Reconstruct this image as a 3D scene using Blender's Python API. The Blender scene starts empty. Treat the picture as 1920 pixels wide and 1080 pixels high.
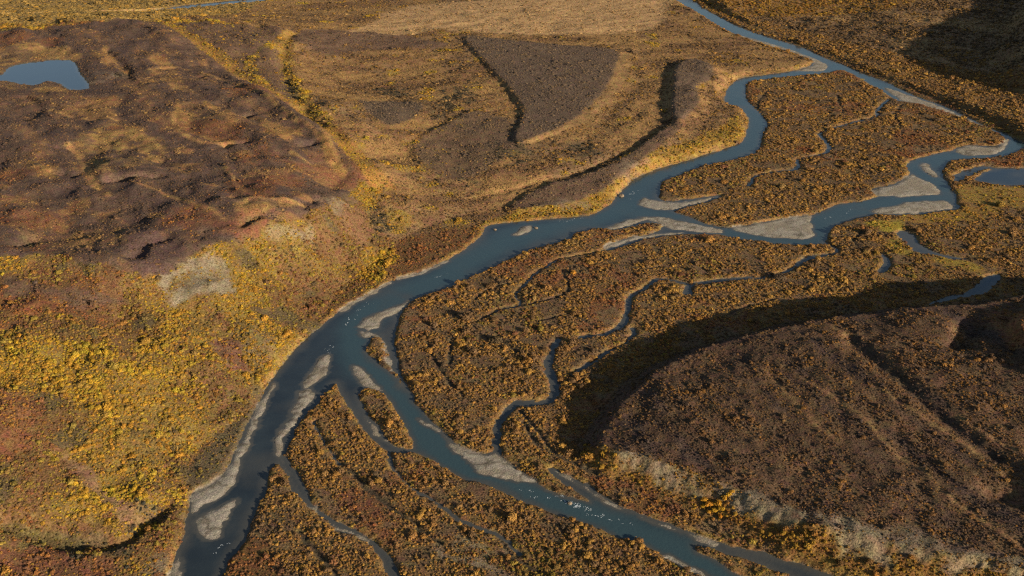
import bpy, math, random
import numpy as np
from mathutils import Vector

rng = np.random.default_rng(7)
random.seed(7)
scene = bpy.context.scene
COL = scene.collection

# ------------------------------------------------------------------ camera, sky, sun, exposure
CAM_H, PITCH, HFOV = 360.0, math.radians(26.0), math.radians(50.0)
cam_d = bpy.data.cameras.new('camera'); cam = bpy.data.objects.new('camera', cam_d); COL.objects.link(cam)
cam.location = (0, 0, CAM_H); cam.rotation_euler = (math.pi/2 - PITCH, 0, 0)
cam_d.sensor_width = 36; cam_d.angle = HFOV; cam_d.clip_start = 1; cam_d.clip_end = 60000
scene.camera = cam

SUN_AZ = math.radians(41)      # degrees behind the camera's right-hand side
SUN_EL = math.radians(14.5)
sun_vec = Vector((math.cos(SUN_EL)*math.cos(SUN_AZ), -math.cos(SUN_EL)*math.sin(SUN_AZ), math.sin(SUN_EL)))
world = bpy.data.worlds.new('World'); scene.world = world; world.use_nodes = True
nt = world.node_tree; nt.nodes.clear()
sky = nt.nodes.new('ShaderNodeTexSky'); sky.sky_type = 'NISHITA'; sky.sun_disc = False
sky.sun_elevation = SUN_EL; sky.sun_rotation = math.atan2(sun_vec.x, sun_vec.y)
sky.altitude = 600; sky.air_density = 1.0; sky.dust_density = 1.4; sky.ozone_density = 0.8
bg = nt.nodes.new('ShaderNodeBackground'); bg.inputs['Strength'].default_value = 0.05
wo = nt.nodes.new('ShaderNodeOutputWorld')
nt.links.new(sky.outputs[0], bg.inputs['Color']); nt.links.new(bg.outputs[0], wo.inputs['Surface'])
sl = bpy.data.lights.new('sun', 'SUN'); sl.energy = 4.2; sl.angle = math.radians(0.53); sl.color = (1.0, 0.86, 0.68)
so = bpy.data.objects.new('sun', sl); COL.objects.link(so)
so.rotation_euler = (-sun_vec).to_track_quat('-Z', 'Y').to_euler(); so.location = (800, -400, 900)
scene.view_settings.view_transform = 'Standard'; scene.view_settings.look = 'None'
scene.view_settings.exposure = 1.3; scene.view_settings.gamma = 1.0
scene.cycles.max_bounces = 4; scene.cycles.diffuse_bounces = 2; scene.cycles.glossy_bounces = 2
scene.cycles.transparent_max_bounces = 4
scene.render.filter_size = 1.6 if hasattr(scene.render, 'filter_size') else 1.5
scene.cycles.filter_width = 1.3
scene.cycles.use_denoising = False

# ------------------------------------------------------------------ survey: photo points -> places on the ground
F = 960.0 / math.tan(HFOV/2)
CP, SP = math.cos(PITCH), math.sin(PITCH)
def P(px, py, z=0.0):
    dx = (px-960.0)/F; dy = -(py-540.0)/F
    d = (dx, CP + dy*SP, -SP + dy*CP)
    t = (z-CAM_H)/d[2]
    return (d[0]*t, d[1]*t)
def smooth_ring(pts, closed=True, k=3):
    p = np.array(pts, float); n = len(p); out = []
    rng_i = range(n) if closed else range(n-1)
    for i in rng_i:
        if closed: a, b, c, d = p[(i-1) % n], p[i], p[(i+1) % n], p[(i+2) % n]
        else: a, b, c, d = p[max(i-1, 0)], p[i], p[i+1], p[min(i+2, n-1)]
        for j in range(k):
            t = j/k
            out.append(0.5*((2*b)+(c-a)*t+(2*a-5*b+4*c-d)*t*t+(3*b-a-3*c+d)*t**3))
    if not closed: out.append(p[-1])
    return np.array(out)
def ring(px, z=0.0, k=3): return smooth_ring([P(q[0], q[1], q[2] if len(q) > 2 else z) for q in px], True, k)
def path(px, z=0.0, k=3): return smooth_ring([P(q[0], q[1], z) for q in px], False, k)

# ------------------------------------------------------------------ the ground grid (finer towards the viewer)
NU = 660
rows = [300.0]
while rows[-1] < 2250: rows.append(rows[-1] + 0.9 + max(0, rows[-1]-380)*0.0021)
inner_rows = len(rows)
while rows[-1] < 14000: rows.append(rows[-1]*1.07 + 10)
rows = [-1500.0, -600.0, -150.0, 60.0, 180.0, 250.0] + rows
VY = np.array(rows)
ui = np.linspace(-0.60, 0.62, NU)
UX = np.concatenate([[-9, -5, -3, -2, -1.4, -1.05, -0.85, -0.7], ui, [0.7, 0.78, 0.88, 1.0, 1.2, 1.6, 2.2, 3.5, 6, 9]])
YO = 150.0
fan = lambda y: np.maximum(y + YO, 330.0)
NX, NY = len(UX), len(VY)
X = (UX[None, :]*fan(VY)[:, None]); Y = np.repeat(VY[:, None], NX, 1)
Xf, Yf = X.ravel(), Y.ravel(); N = Xf.size

def hash2(ix, iy, s):
    h = (ix.astype(np.int64)*374761393 + iy.astype(np.int64)*668265263 + s*1274126177) & 0xffffffff
    h = ((h ^ (h >> 13))*1274126177) & 0xffffffff
    return ((h ^ (h >> 16)) & 0xffff)/65535.0
def vnoise(x, y, s=0):
    ix, iy = np.floor(x), np.floor(y); fx, fy = x-ix, y-iy
    fx = fx*fx*fx*(fx*(fx*6-15)+10); fy = fy*fy*fy*(fy*(fy*6-15)+10)
    a = hash2(ix, iy, s); b = hash2(ix+1, iy, s); c = hash2(ix, iy+1, s); d = hash2(ix+1, iy+1, s)
    return (a+(b-a)*fx)*(1-fy) + (c+(d-c)*fx)*fy
def fbm(x, y, wl, octv=3, s=0, g=0.5):
    v = 0; a = 1; t = 0
    for o in range(octv):
        c, q = math.cos(o*0.9), math.sin(o*0.9)
        v = v + a*(vnoise((x*c-y*q)/wl+17.3*o, (x*q+y*c)/wl-9.1*o, s+o)-0.5)*2; t += a; a *= g; wl *= 0.5
    return v/t
def sstep(a, b, x):
    t = np.clip((x-a)/(b-a), 0, 1); return t*t*(3-2*t)
def seg_dist(pts, x, y, closed, m):
    "distance to an outline, worked out only in the window of the grid around each stretch of it"
    pad = m + 24.0
    d2 = np.full((NY, NX), float(m*m)); x = x.reshape(NY, NX); y = y.reshape(NY, NX)
    n = len(pts)
    for i in range(n if closed else n-1):
        a = pts[i]; b = pts[(i+1) % n]; ex, ey = b-a; L = ex*ex+ey*ey+1e-9
        y0, y1 = min(a[1], b[1])-pad, max(a[1], b[1])+pad; x0, x1 = min(a[0], b[0])-pad, max(a[0], b[0])+pad
        j0, j1 = np.searchsorted(VY, y0), np.searchsorted(VY, y1)
        if j1 <= j0: continue
        fa, fb = fan(VY[j0]), fan(VY[j1-1])
        i0_, i1_ = np.searchsorted(UX, min(x0/fa, x0/fb)), np.searchsorted(UX, max(x1/fa, x1/fb))
        if i1_ <= i0_: continue
        xs, ys = x[j0:j1, i0_:i1_], y[j0:j1, i0_:i1_]
        t = np.clip(((xs-a[0])*ex+(ys-a[1])*ey)/L, 0, 1)
        w = d2[j0:j1, i0_:i1_]; np.minimum(w, (xs-a[0]-t*ex)**2+(ys-a[1]-t*ey)**2, out=w)
    return np.sqrt(d2).ravel()
def sd_ring(pts, x, y, m=40.0):
    d = seg_dist(pts, x, y, True, m)
    ins = np.zeros((NY, NX), bool); n = len(pts); x2 = x.reshape(NY, NX); y2 = y.reshape(NY, NX)
    for i in range(n):
        a = pts[i]; b = pts[(i+1) % n]
        if a[1] == b[1]: continue
        j0, j1 = np.searchsorted(VY, min(a[1], b[1])-24), np.searchsorted(VY, max(a[1], b[1])+24)
        if j1 <= j0: continue
        py = y2[j0:j1]
        ins[j0:j1] ^= ((a[1] > py) != (b[1] > py)) & (x2[j0:j1] < (b[0]-a[0])*(py-a[1])/(b[1]-a[1])+a[0])
    return np.where(ins.ravel(), -d, d)
def sd_path(pts, x, y, m=40.0): return seg_dist(pts, x, y, False, m)

# edges of everything natural wander a little: sample outlines at slightly displaced positions
WX = Xf + 1.3*fbm(Xf, Yf, 9, 2, 31) + 0.5*fbm(Xf, Yf, 2.6, 1, 35)
WY = Yf + 1.9*fbm(Xf, Yf, 9, 2, 41) + 0.8*fbm(Xf, Yf, 2.6, 1, 45)

# ------------------------------------------------------------------ large landforms
ctrl = [ # photo x, y, height of the ground there
 (-150,620,46),(-150,800,40),(-150,1000,30),(0,620,43),(0,800,33),(0,930,23),(100,980,14),(250,960,9),(280,880,12),(150,850,21),(200,740,27),(350,760,12),
 (300,640,27),(420,640,17),(380,595,22),(450,560,21),(550,560,11),(560,490,19),(640,480,11),(700,430,10),(640,415,22),(290,480,46),(390,462,43),(330,530,33),(400,530,30),
 (600,385,39),(500,420,43),(690,310,28),(660,250,32),(560,170,33),(530,70,32),(420,60,41),(280,42,46),(100,48,49),(0,55,49),(-150,60,50),
 (100,300,50),(300,200,47),(400,300,46),(100,420,50),(500,300,42),(250,400,49),(140,140,45),(0,140,45),(-150,140,48),(-150,350,50),
 (720,300,15),(700,360,13),(760,385,9),(620,180,18),(590,110,17),(800,200,13),(900,300,12),(1000,330,10),(1100,150,12),(1200,100,9),(1230,200,9),(1150,300,8),(850,100,13),
 (700,62,14),(1000,50,10),(1250,60,6),(600,22,4),(450,22,2),(300,12,1),(100,15,1),(-150,10,1),(900,10,5),(1200,10,5),
 (0,1060,10),(150,1060,6),(60,1020,9),(200,1020,7),(0,1200,14),(150,1250,8),
 (1500,50,4),(1700,60,14),(1900,60,26),(1900,200,9),(1750,150,6),(1500,10,12),(1300,2,8),(1700,0,26),(2050,30,34),(2050,200,14),(2100,300,6)]
CPX = np.array([P(a, b, c) for a, b, c in ctrl]); CZ = np.array([c for a, b, c in ctrl], float)
far_c = np.array([(-3000, 2500), (0, 3200), (2500, 2500), (-2500, 500), (2500, 500), (-1200, -300), (1500, -300), (0, 2450), (-900, 2400), (900, 2400)])
CPX = np.vstack([CPX, far_c]); CZ = np.concatenate([CZ, [30, 25, 60, 60, 40, 30, 30, 6, 6, 40]])
S = 500.0
def tps(r2): return 0.5*r2*np.log(r2+1e-9)
C = CPX/S; n = len(C)
K = tps(((C[:, None]-C[None])**2).sum(-1)) + np.eye(n)*0.0015
A = np.zeros((n+3, n+3)); A[:n, :n] = K; A[:n, n] = 1; A[:n, n+1:] = C; A[n, :n] = 1; A[n+1:, :n] = C.T
sol = np.linalg.solve(A, np.concatenate([CZ, [0, 0, 0]]))
def big(x, y):
    v = sol[n] + sol[n+1]*x/S + sol[n+2]*y/S
    for i in range(n): v = v + sol[i]*tps((x/S-C[i, 0])**2+(y/S-C[i, 1])**2)
    return v
Z = np.clip(big(np.clip(Xf, -3500, 3500), np.clip(Yf, -600, 3600)), 0.6, 140)

FP = ring([(322,1080),(327,1047),(347,987),(353,933),(352,880),(370,850),(467,767),(507,727),(547,663),(580,630),(640,580),(697,548),(722,520),(748,485),(767,453),(800,443),
 (853,428),(915,421),(975,414),(1040,408),(1107,403),(1150,373),(1168,352),(1187,335),(1223,318),(1280,302),(1313,291),(1347,281),(1388,263),(1398,243),(1393,210),(1360,198),(1352,180),
 (1366,158),(1392,145),(1423,140),(1495,130),(1522,117),(1467,93),(1413,75),(1363,58),(1317,30),(1280,10),(1240,-12),(1290,-12),(1347,22),(1450,65),(1547,103),(1613,130),(1713,170),(1813,212),(1890,246),
 (1960,288),(2300,320),(2300,1300),(300,1300),(310,1150)], 0, 2)
d_fp = sd_ring(FP, WX, WY, 160)
foot = 0.62 + 0.2*fbm(Xf, Yf, 60, 2, 3)
zfoot = 1.25 + np.maximum(d_fp, 0)*foot
zhill = np.where(d_fp <= 0, 1.25, np.minimum(np.maximum(Z, 1.0), zfoot))
k = 2.5
h = np.clip(0.5+0.5*(zfoot-np.maximum(Z, 1.0))/k, 0, 1)
zhill = np.where(d_fp <= 0, 1.25, np.maximum(zfoot*(1-h)+np.maximum(Z, 1.0)*h - k*h*(1-h), 1.25))
Z = zhill

# the bluff on the right: a level-topped hill falling steeply from its rim
RH = ring([(1128,835,11),(1140,790,12),(1165,752,13),(1220,700,15),(1300,655,17),(1400,625,19),(1500,603,21),(1600,585,23),(1700,578,24),(1830,572,25),(1960,555,26),(2300,545,28),(2400,700,30),
 (2400,1250,28),(2100,1100,25),(1920,1042,23),(1800,1022,22),(1700,1000,21),(1600,978,19),(1500,955,18),(1400,917,16),(1330,892,14),(1270,872,13),(1190,852,12)], 0, 2)
d_rh = sd_ring(RH, WX + 2.0*fbm(Xf, Yf, 26, 2, 51), WY + 2.0*fbm(Xf, Yf, 26, 2, 55), 90)
a_ = P(1130, 830, 17); b_ = P(1920, 700, 34)
tt = np.clip(((Xf-a_[0])*(b_[0]-a_[0])+(Yf-a_[1])*(b_[1]-a_[1]))/((b_[0]-a_[0])**2+(b_[1]-a_[1])**2), 0, 1.6)
rim = 9.8 + 11*tt + 3.5*sstep(-60, 60, (Yf - P(1500, 760, 24)[1]))*np.clip(tt, 0, 1)**0.5
zr_in = rim + 0.03*np.minimum(np.maximum(-d_rh, 0), 120) + 1.3*fbm(Xf, Yf, 55, 3, 61)*sstep(0, 20, -d_rh)
zr_out = rim - np.maximum(d_rh, 0)*(0.56+0.10*fbm(Xf, Yf, 30, 2, 63)) - 1.2*sstep(0, 6, d_rh)
zr = np.where(d_rh < 0, zr_in, zr_out)
zr = np.where(d_rh < 89, zr, -50)
h = np.clip(0.5+0.5*(zr-Z)/3.0, 0, 1); Z = np.maximum(Z*(1-h)+zr*h+0.75*h*(1-h), np.minimum(Z, zr)+0*Z)
on_rh = sstep(-2, 2, zr-2.2)

# lesser raised pieces on the terrace between hill and river
def raise_top(px, z0, hgt, soft=6.0, east=26.0):
    global Z
    rg = ring(px, z0+hgt); d = sd_ring(rg, WX, WY, 60)
    # steep on the west side, easing off to the east
    kx = ((rg[:, 0]-rg[:, 0].mean())*(rg[:, 1]-rg[:, 1].mean())).sum()/((rg[:, 1]-rg[:, 1].mean())**2).sum()
    mid = rg[:, 0].mean() + kx*(Yf-rg[:, 1].mean()); wdt = 0.5*np.abs(rg[:, 0]-rg[:, 0].mean()-kx*(rg[:, 1]-rg[:, 1].mean())).max()
    e = sstep(-0.2*wdt, 1.2*wdt, Xf-mid); so_ = soft+(east-soft)*e
    Z = Z + hgt*(1-sstep(-so_*0.5, so_, d)); return d
MESA = [(872,66),(960,74),(1060,82),(1140,86),(1162,95),(1165,115),(1150,140),(1130,175),(1100,205),(1070,230),(1020,250),(982,268),(964,258),(976,230),(980,202),(972,185),(945,150),(915,120),(890,95)]
d_mesa = raise_top(MESA, 12.5, 3.0, 4)
M2 = [(672,202),(720,190),(792,192),(788,215),(765,235),(730,250),(700,236)]
d_m2 = raise_top(M2, 13, 1.5, 7)
M3 = [(775,277),(840,234),(872,214),(902,208),(955,225),(982,262),(960,290),(900,320),(850,332),(800,312)]
d_m3 = raise_top(M3, 12, 2.2, 6)
KNOB = [(1262,132),(1275,114),(1300,104),(1330,112),(1340,128),(1330,145),(1308,157),(1312,187),(1290,213),(1277,222),(1263,217),(1258,188),(1263,158)]
d_knob = raise_top(KNOB, 9, 6.2, 8, 22)
RIDGE = [(955,370),(1020,341),(1080,328),(1150,300),(1200,272),(1232,248),(1268,226),(1276,238),(1222,280),(1162,320),(1130,345),(1080,362),(1000,374)]
d_ridge = raise_top(RIDGE, 9, 4.0, 7, 18)
# a steep-sided hill beyond the far river, off to the right, that shades the slope below it
FH = ring([(2000,-60,70),(1955,0,62),(1955,30,60),(1990,80,56),(2100,120,52),(2300,150,50),(2700,170,50),(2800,-40,80),(2300,-80,80)], 0, 2)
d_fh = sd_ring(FH, WX, WY, 260)
zf = 54 - np.maximum(d_fh, 0)*0.62 + 0.10*np.minimum(-np.minimum(d_fh, 0), 160) + 5*fbm(Xf, Yf, 90, 3, 71)
h = np.clip(0.5+0.5*(zf-Z)/8.0, 0, 1); Z = np.where(d_fh < 259, np.maximum(Z, Z*(1-h)+zf*h), Z)

hill = sstep(1.5, 8, Z)
# ------------------------------------------------------------------ gullies, hollows and banks on the hills
def grid_height(x, y, ZZ=None):
    Zg = (Z if ZZ is None else ZZ).reshape(NY, NX)
    x = np.atleast_1d(np.asarray(x, float)); y = np.atleast_1d(np.asarray(y, float))
    j = np.clip(np.searchsorted(VY, y)-1, 0, NY-2); fy = np.clip((y-VY[j])/(VY[j+1]-VY[j]), 0, 1)
    def at(jj):
        u = x/fan(VY[jj]); i = np.clip(np.searchsorted(UX, u)-1, 0, NX-2); fx = np.clip((u-UX[i])/(UX[i+1]-UX[i]), 0, 1)
        return Zg[jj, i]*(1-fx)+Zg[jj, i+1]*fx
    return at(j)*(1-fy)+at(j+1)*fy
def H(px, py):
    "where the line of sight of a photo point meets the ground"
    z = 80.0; lo = None
    for _ in range(200):
        x, y = P(px, py, z); g = grid_height(x, y)[0]
        if g >= z: break
        lo = z; z -= 1.0
        if z < -3: break
    hi = z
    if lo is not None:
        for _ in range(12):
            m = 0.5*(lo+hi); x, y = P(px, py, m)
            if grid_height(x, y)[0] >= m: hi = m
            else: lo = m
    return P(px, py, hi)
def hring(px, k=3): return smooth_ring([H(*q) for q in px], True, k)
def hpath(px, k=3): return smooth_ring([H(*q) for q in px], False, k)
gull = [ # outline points, depth (negative = ridge), half width
 ([(310,46),(360,72),(420,115),(480,155),(560,202),(640,262),(692,312)], 2.5, 9),
 ([(545,62),(528,95),(532,140),(562,192),(600,222)], 4.0, 9),
 ([(205,338),(240,334),(292,330)], 4.5, 6), ([(100,318),(140,324)], 2.5, 5),
 ([(440,212),(470,205)], 3, 6), ([(425,272),(460,268)], 3, 6), ([(560,272),(585,268)], 3, 6),
 ([(455,418),(488,404),(520,412)], 3.5, 7), ([(572,388),(600,378)], 4, 7),
 ([(255,480),(275,450),(300,438)], 3.5, 8), ([(35,455),(60,440)], 3, 7),
 ([(200,92),(240,128),(232,142)], 2.5, 7), ([(160,150),(200,150),(236,142)], 3.0, 6),
 ([(320,200),(330,240),(380,265),(440,276),(500,300),(560,330),(600,352)], -2.2, 10),
 ([(300,122),(380,125),(440,150),(520,190),(590,240),(630,290)], -1.8, 8),
 ([(150,180),(215,185),(225,210)], 2.0, 8), ([(180,260),(230,290),(290,300)], 2.2, 12),
 ([(330,230),(380,240),(430,250)], 2.0, 9), ([(340,330),(420,320),(450,360)], 1.6, 9),
 ([(0,972),(60,986),(110,1004),(170,1014),(232,1010),(262,985),(292,960),(312,940)], 5.0, 6),
 ([(1592,632),(1650,680),(1705,725),(1785,795),(1872,855)], 3.2, 6),
 ([(1800,640),(1822,612)], 5, 8), ([(1520,715),(1600,770),(1662,832)], -0.8, 5),
 ([(1880,920),(1925,935),(1990,950)], 6, 9), ([(1725,905),(1728,918)], 1.3, 3),
 ([(280,128),(330,122),(400,140),(470,165),(530,200),(560,225),(600,255),(620,300)], -1.8, 5), ([(540,280),(580,310),(630,345)], -1.6, 5), ([(400,374),(460,368),(540,375),(572,386)], -1.8, 5),
 ([(130,270),(155,300),(165,330),(200,368),(260,400)], 1.8, 7), ([(425,310),(440,340),(455,362)], -1.2, 4), ([(300,300),(340,325),(400,340),(450,372)], 2.0, 8), ([(60,190),(120,215),(200,260)], 1.6, 10),
 ([(240,410),(320,420),(400,440)], 1.8, 8), ([(460,235),(520,252),(580,270)], -1.8, 6), ([(360,170),(430,195),(480,230)], 1.6, 8),
 ([(-80,478),(0,480),(100,484),(180,490),(250,504),(300,500),(335,482),(400,454),(480,427),(560,406),(600,386),(660,350),(690,320)], -3.6, 13),
 ([(325,575),(400,622),(475,690)], 3.2, 9), ([(180,580),(280,660),(380,742),(435,792)], 3.6, 11), ([(60,600),(180,705),(280,800),(335,868)], 3.2, 11), ([(0,700),(120,800),(215,895)], 2.8, 10),
 ([(470,455),(535,520),(595,585)], 3.2, 9), ([(575,425),(640,480),(695,532)], 3.0, 9), ([(250,560),(330,640),(410,715)], -2.2, 9), ([(400,545),(470,610),(520,660)], -2.2, 9), ([(700,395),(760,432)], 2.4, 8),
 ([(640,372),(620,350),(640,330)], 2.0, 8), ([(700,380),(680,420),(690,450)], 2.0, 8),
 ([(500,520),(470,560),(430,620)], 1.6, 9), ([(360,640),(340,700),(300,760)], 1.6, 10), ([(120,860),(190,905),(265,965)], 2.0, 8),
 ([(880,374),(958,356),(1018,338),(1078,325),(1130,303),(1182,282),(1232,246)], 1.6, 4)]
dz = np.zeros(N)
for px, dep, wd in gull:
    if dep > 2.4 and wd < 9 and px[0][1] < 500: dep, wd = dep*1.5, wd*0.8
    p = hpath(px); d = sd_path(p, WX, WY, wd*3.2); dz -= dep*np.exp(-(d/wd)**2)*(d < wd*3.19)
# two knolls on the bluff, steep to the west, that shade the ground beyond them
for px, hg in (([(1903,616),(1916,646),(1940,690),(1990,715),(2070,640),(2000,600),(1930,598)], 6.5), ([(1962,908),(1970,935),(1990,965),(2070,960),(2070,890)], 6)):
    rg = hring(px); d = sd_ring(rg, WX, WY, 90); e = sstep(rg[:, 0].min()+6, rg[:, 0].max(), Xf)
    dz += hg*(1-sstep(-3-20*e, 7+50*e, d))
Z = Z + dz*np.maximum(hill, 0.15)
rough = 1.3*fbm(Xf, Yf, 26, 3, 225)*(d_fp > 12) + 0.5*fbm(Xf, Yf*0.5, 5.0, 2, 223)*((np.abs(d_rh) < 45) | (d_fp < 60)) + 1.5*fbm(Xf, Yf, 46, 3, 81) + 0.55*fbm(Xf, Yf, 11, 2, 85)
across, along = 0.8*Xf+0.6*Yf, 0.6*Xf-0.8*Yf
_a, _b = P(1520, 715, 25), P(1880, 1000, 23); _l = math.hypot(_b[0]-_a[0], _b[1]-_a[1]); _ux, _uy = (_b[0]-_a[0])/_l, (_b[1]-_a[1])/_l
groove = fbm(0.13*(Xf*_ux+Yf*_uy)+0.4*fbm(Xf, Yf, 60, 2, 251)*10, Xf*_uy-Yf*_ux, 13, 4, 253)
lump = 0.95*fbm(across+8*fbm(Xf, Yf, 60, 2, 86), 0.38*along, 30, 4, 87) + 0.5*fbm(Xf, Yf, 48, 3, 88)
rough = rough + (5.8*lump - 3.6*np.abs(fbm(Xf*0.8+Yf*0.45, Yf*0.6-Xf*0.3, 70, 3, 89)))*sstep(20, 32, Z)*(Xf < P(760, 300, 20)[0])
Z = Z + 0.75*groove*sstep(2, 14, -d_rh)
Z = Z + hill*rough*np.where(d_mesa < 2, 0.3, 1) + (1-hill)*0.28*fbm(Xf, Yf, 14, 3, 91)
Z = np.where((d_fp > 0) | (on_rh > 0.3), np.maximum(Z, 0.75), np.maximum(Z, 0.7))

# ------------------------------------------------------------------ water: outlines of each channel and pond
MAIN = ring([(1262,-12),(1280,13),(1317,32),(1363,60),(1413,77),(1467,95),(1507,107),(1527,117),(1493,132),(1423,142),(1390,147),(1370,160),(1358,180),(1363,197),(1380,200),(1397,213),(1405,227),(1400,247),(1390,267),
 (1347,283),(1313,293),(1280,304),(1223,320),(1187,337),(1170,355),(1153,370),(1148,382),(1107,404),(1040,410),(973,416),(917,423),(907,437),(887,457),(840,487),(780,513),(730,529),(697,549),(640,581),(580,631),(547,664),
 (512,708),(492,742),(474,775),(458,812),(442,846),(427,876),(404,902),(372,922),(355,936),(349,987),(329,1047),(323,1080),(310,1150),(300,1250),(360,1250),(413,1080),(430,1050),(463,1007),(477,960),(500,920),(507,880),(525,862),(543,832),(560,793),(593,760),(617,730),(630,718),
 (643,740),(673,793),(707,827),(723,844),(755,848),(787,851),(827,874),(873,898),(923,911),(963,928),(973,940),(1007,951),(1057,968),(1107,984),(1157,1004),(1207,1021),(1240,1038),(1290,1062),(1330,1082),(1420,1130),(1520,1180),(1680,1190),(1620,1110),(1563,1082),
 (1530,1068),(1463,1048),(1390,1028),(1347,1014),(1290,998),(1257,985),(1227,974),(1173,954),(1140,934),(1083,901),(1040,878),(1030,884),(1060,910),(1100,934),(1098,942),(1057,931),(1007,908),(990,894),(945,864),(930,846),(912,852),(873,844),(840,821),(813,794),(780,758),(767,728),(753,710),
 (747,677),(740,643),(743,613),(750,590),(773,563),(827,543),(890,517),(940,493),(973,477),(1023,460),(1070,448),(1077,438),(1123,428),(1150,432),(1190,424),(1210,418),(1245,424),(1222,438),(1175,447),(1135,462),(1138,470),(1165,464),(1210,449),(1280,440),
 (1347,441),(1413,453),(1480,458),(1540,459),(1553,440),(1563,423),(1597,413),(1640,403),(1680,404),(1730,401),(1797,391),(1793,380),(1790,360),(1767,333),(1773,310),(1790,300),(1847,297),(1880,293),(1903,287),(1930,276),(1990,300),(2080,310),(2080,298),(1990,285),(1920,268),
 (1887,251),(1847,237),(1813,219),(1763,196),(1713,179),(1663,154),(1613,136),(1580,121),(1547,109),(1500,87),(1447,72),(1390,52),(1347,31),(1313,11),(1285,-12)], 0, 2)
LOOP = ring([(1570,131),(1597,138),(1630,158),(1660,174),(1680,188),(1713,194),(1773,208),(1813,224),(1860,244),(1877,254),(1888,265),(1862,274),(1813,272),(1787,281),(1747,290),(1710,300),(1697,313),(1706,325),(1680,345),(1632,354),
 (1645,368),(1613,377),(1567,385),(1521,403),(1467,410),(1407,420),(1368,428),(1330,422),(1307,412),(1280,402),(1262,396),(1300,385),(1347,372),(1345,366),(1280,375),(1262,379),(1235,372),(1238,358),(1243,340),(1273,328),(1313,313),(1363,303),(1407,290),(1423,277),(1430,250),(1440,233),(1423,210),(1403,190),
 (1397,170),(1403,155),(1440,148),(1493,143),(1553,137)], 0, 2)
ISLES = [ring([(677,737),(690,728),(710,733),(737,760),(753,787),(773,823),(777,840),(763,843),(737,833),(707,800),(683,773),(675,750)]),
 ring([(687,653),(697,633),(713,630),(723,653),(730,680),(748,708),(757,722),(752,724),(740,706),(707,682),(690,662)]),
 ring([(1303,1022),(1335,1026),(1370,1040),(1410,1052),(1450,1068),(1490,1086),(1450,1092),(1400,1082),(1362,1062),(1330,1046),(1308,1034)])]
CREEKS = [ # centre line, half width in metres, label
 ([(1545,455),(1570,472),(1520,484),(1493,497),(1467,513),(1437,520),(1363,525),(1300,533),(1287,550)], 1.7, 'narrow creek leaving the pale triangular gravel bar and bending left through the brush'),
 ([(1287,534),(1240,524),(1207,543),(1183,557),(1177,580),(1170,607),(1133,627),(1090,632)], 1.6, 'dark creek bend widening left of the bluff shadow'),
 ([(1045,637),(1037,660),(1027,687),(1037,710),(1040,735),(1017,757),(973,757),(947,777),(933,800),(930,830),(930,850)], 1.8, 'dark creek winding beside the bluff shadow down to the lower river branch'),
 ([(726,845),(730,867),(753,897),(790,927),(820,947),(843,960),(873,980),(930,1003),(973,1037)], 0.55, 'thin slough crossing the brushy island between the two lower branches'),
 ([(530,862),(547,893),(567,927),(593,957),(620,977),(660,997),(690,1013),(712,1033),(727,1057),(742,1085),(760,1130)], 1.9, 'grey side channel curving off the main river to the bottom edge'),
 ([(587,793),(598,815),(610,837),(640,870)], 0.35, 'short thin creek in the brush right of the main river'),
 ([(1668,186),(1647,203),(1640,220),(1597,230),(1557,243),(1537,253),(1550,267),(1553,283),(1527,293),(1497,300),(1493,317),(1447,323),(1413,333),(1403,350)], 1.4, 'dark meandering creek inside the loop of the upper rivers'),
 ([(1137,470),(1087,480),(1050,487),(1007,510),(985,535),(967,553),(975,572),(930,582)], 0.4, 'hair-thin creek in the brush below the middle river reach'),
 ([(1187,617),(1180,640),(1140,660),(1073,703)], 0.7, 'thin creek running into the edge of the bluff shadow'),
 ([(1793,340),(1813,324),(1847,313),(1870,318)], 3.6, 'inlet channel curling into the far right pond')]
PONDS = [([(1827,337),(1863,318),(1920,315),(1990,318),(2010,340),(1960,352),(1920,348),(1880,348)], 'flat blue pond at the right edge, inside the river bend'),
 ([(1680,440),(1693,432),(1713,440),(1720,453),(1740,467),(1780,480),(1815,487),(1782,486),(1747,477),(1717,475),(1700,457)], 'tapering blue oxbow pond among brush right of the gravel bars'),
 ([(1740,571),(1773,557),(1813,547),(1843,523),(1873,515),(1867,533),(1840,552),(1800,559)], 'pale curved pond lying in the bluff shadow'),
 ([(1652,472),(1668,490),(1662,507),(1643,511),(1657,493)], 'small comma-shaped slough in the brush left of the oxbow pond'),
 ([(-80,50),(-20,43),(60,38),(150,35),(207,32),(267,28),(300,18),(350,10),(417,3),(477,-3),(520,-10),(520,-4),(480,4),(417,9),(350,17),(310,24),(275,34),(207,40),(150,42),(60,46),(-20,52)], 'distant stream behind the crest of the hill with the pond')]
d_w = np.full(N, 60.0); wid = np.full(N, -1)
def put_water(d, i):
    global d_w, wid
    wid = np.where((d < 5.0) & (d < d_w), i, wid); d_w = np.minimum(d_w, d)
d_main = sd_ring(MAIN, WX, WY, 60); d_loop = sd_ring(LOOP, WX, WY, 60)
d_main = np.maximum(d_main, -d_loop)
for isl in ISLES: d_main = np.maximum(d_main, -sd_ring(isl, WX, WY, 60))
put_water(d_main, 0)
water_meta = [('river', 'blue grey braided river winding through the whole valley floor', 'river')]
crk = fbm(Xf, Yf, 26, 2, 19)
for px, hw, lab in CREEKS:
    put_water(sd_path(path(px), WX, WY, 40) - hw*np.clip(1.15+(1.0 if hw > 1 else 1.7)*crk, -0.6, 2.2), len(water_meta)); water_meta.append(('creek', lab, 'creek'))
for px, lab in PONDS:
    put_water(sd_ring(ring(px), WX, WY, 40), len(water_meta)); water_meta.append(('stream' if 'stream' in lab else 'pond', lab, 'stream' if 'stream' in lab else 'pond'))
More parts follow.
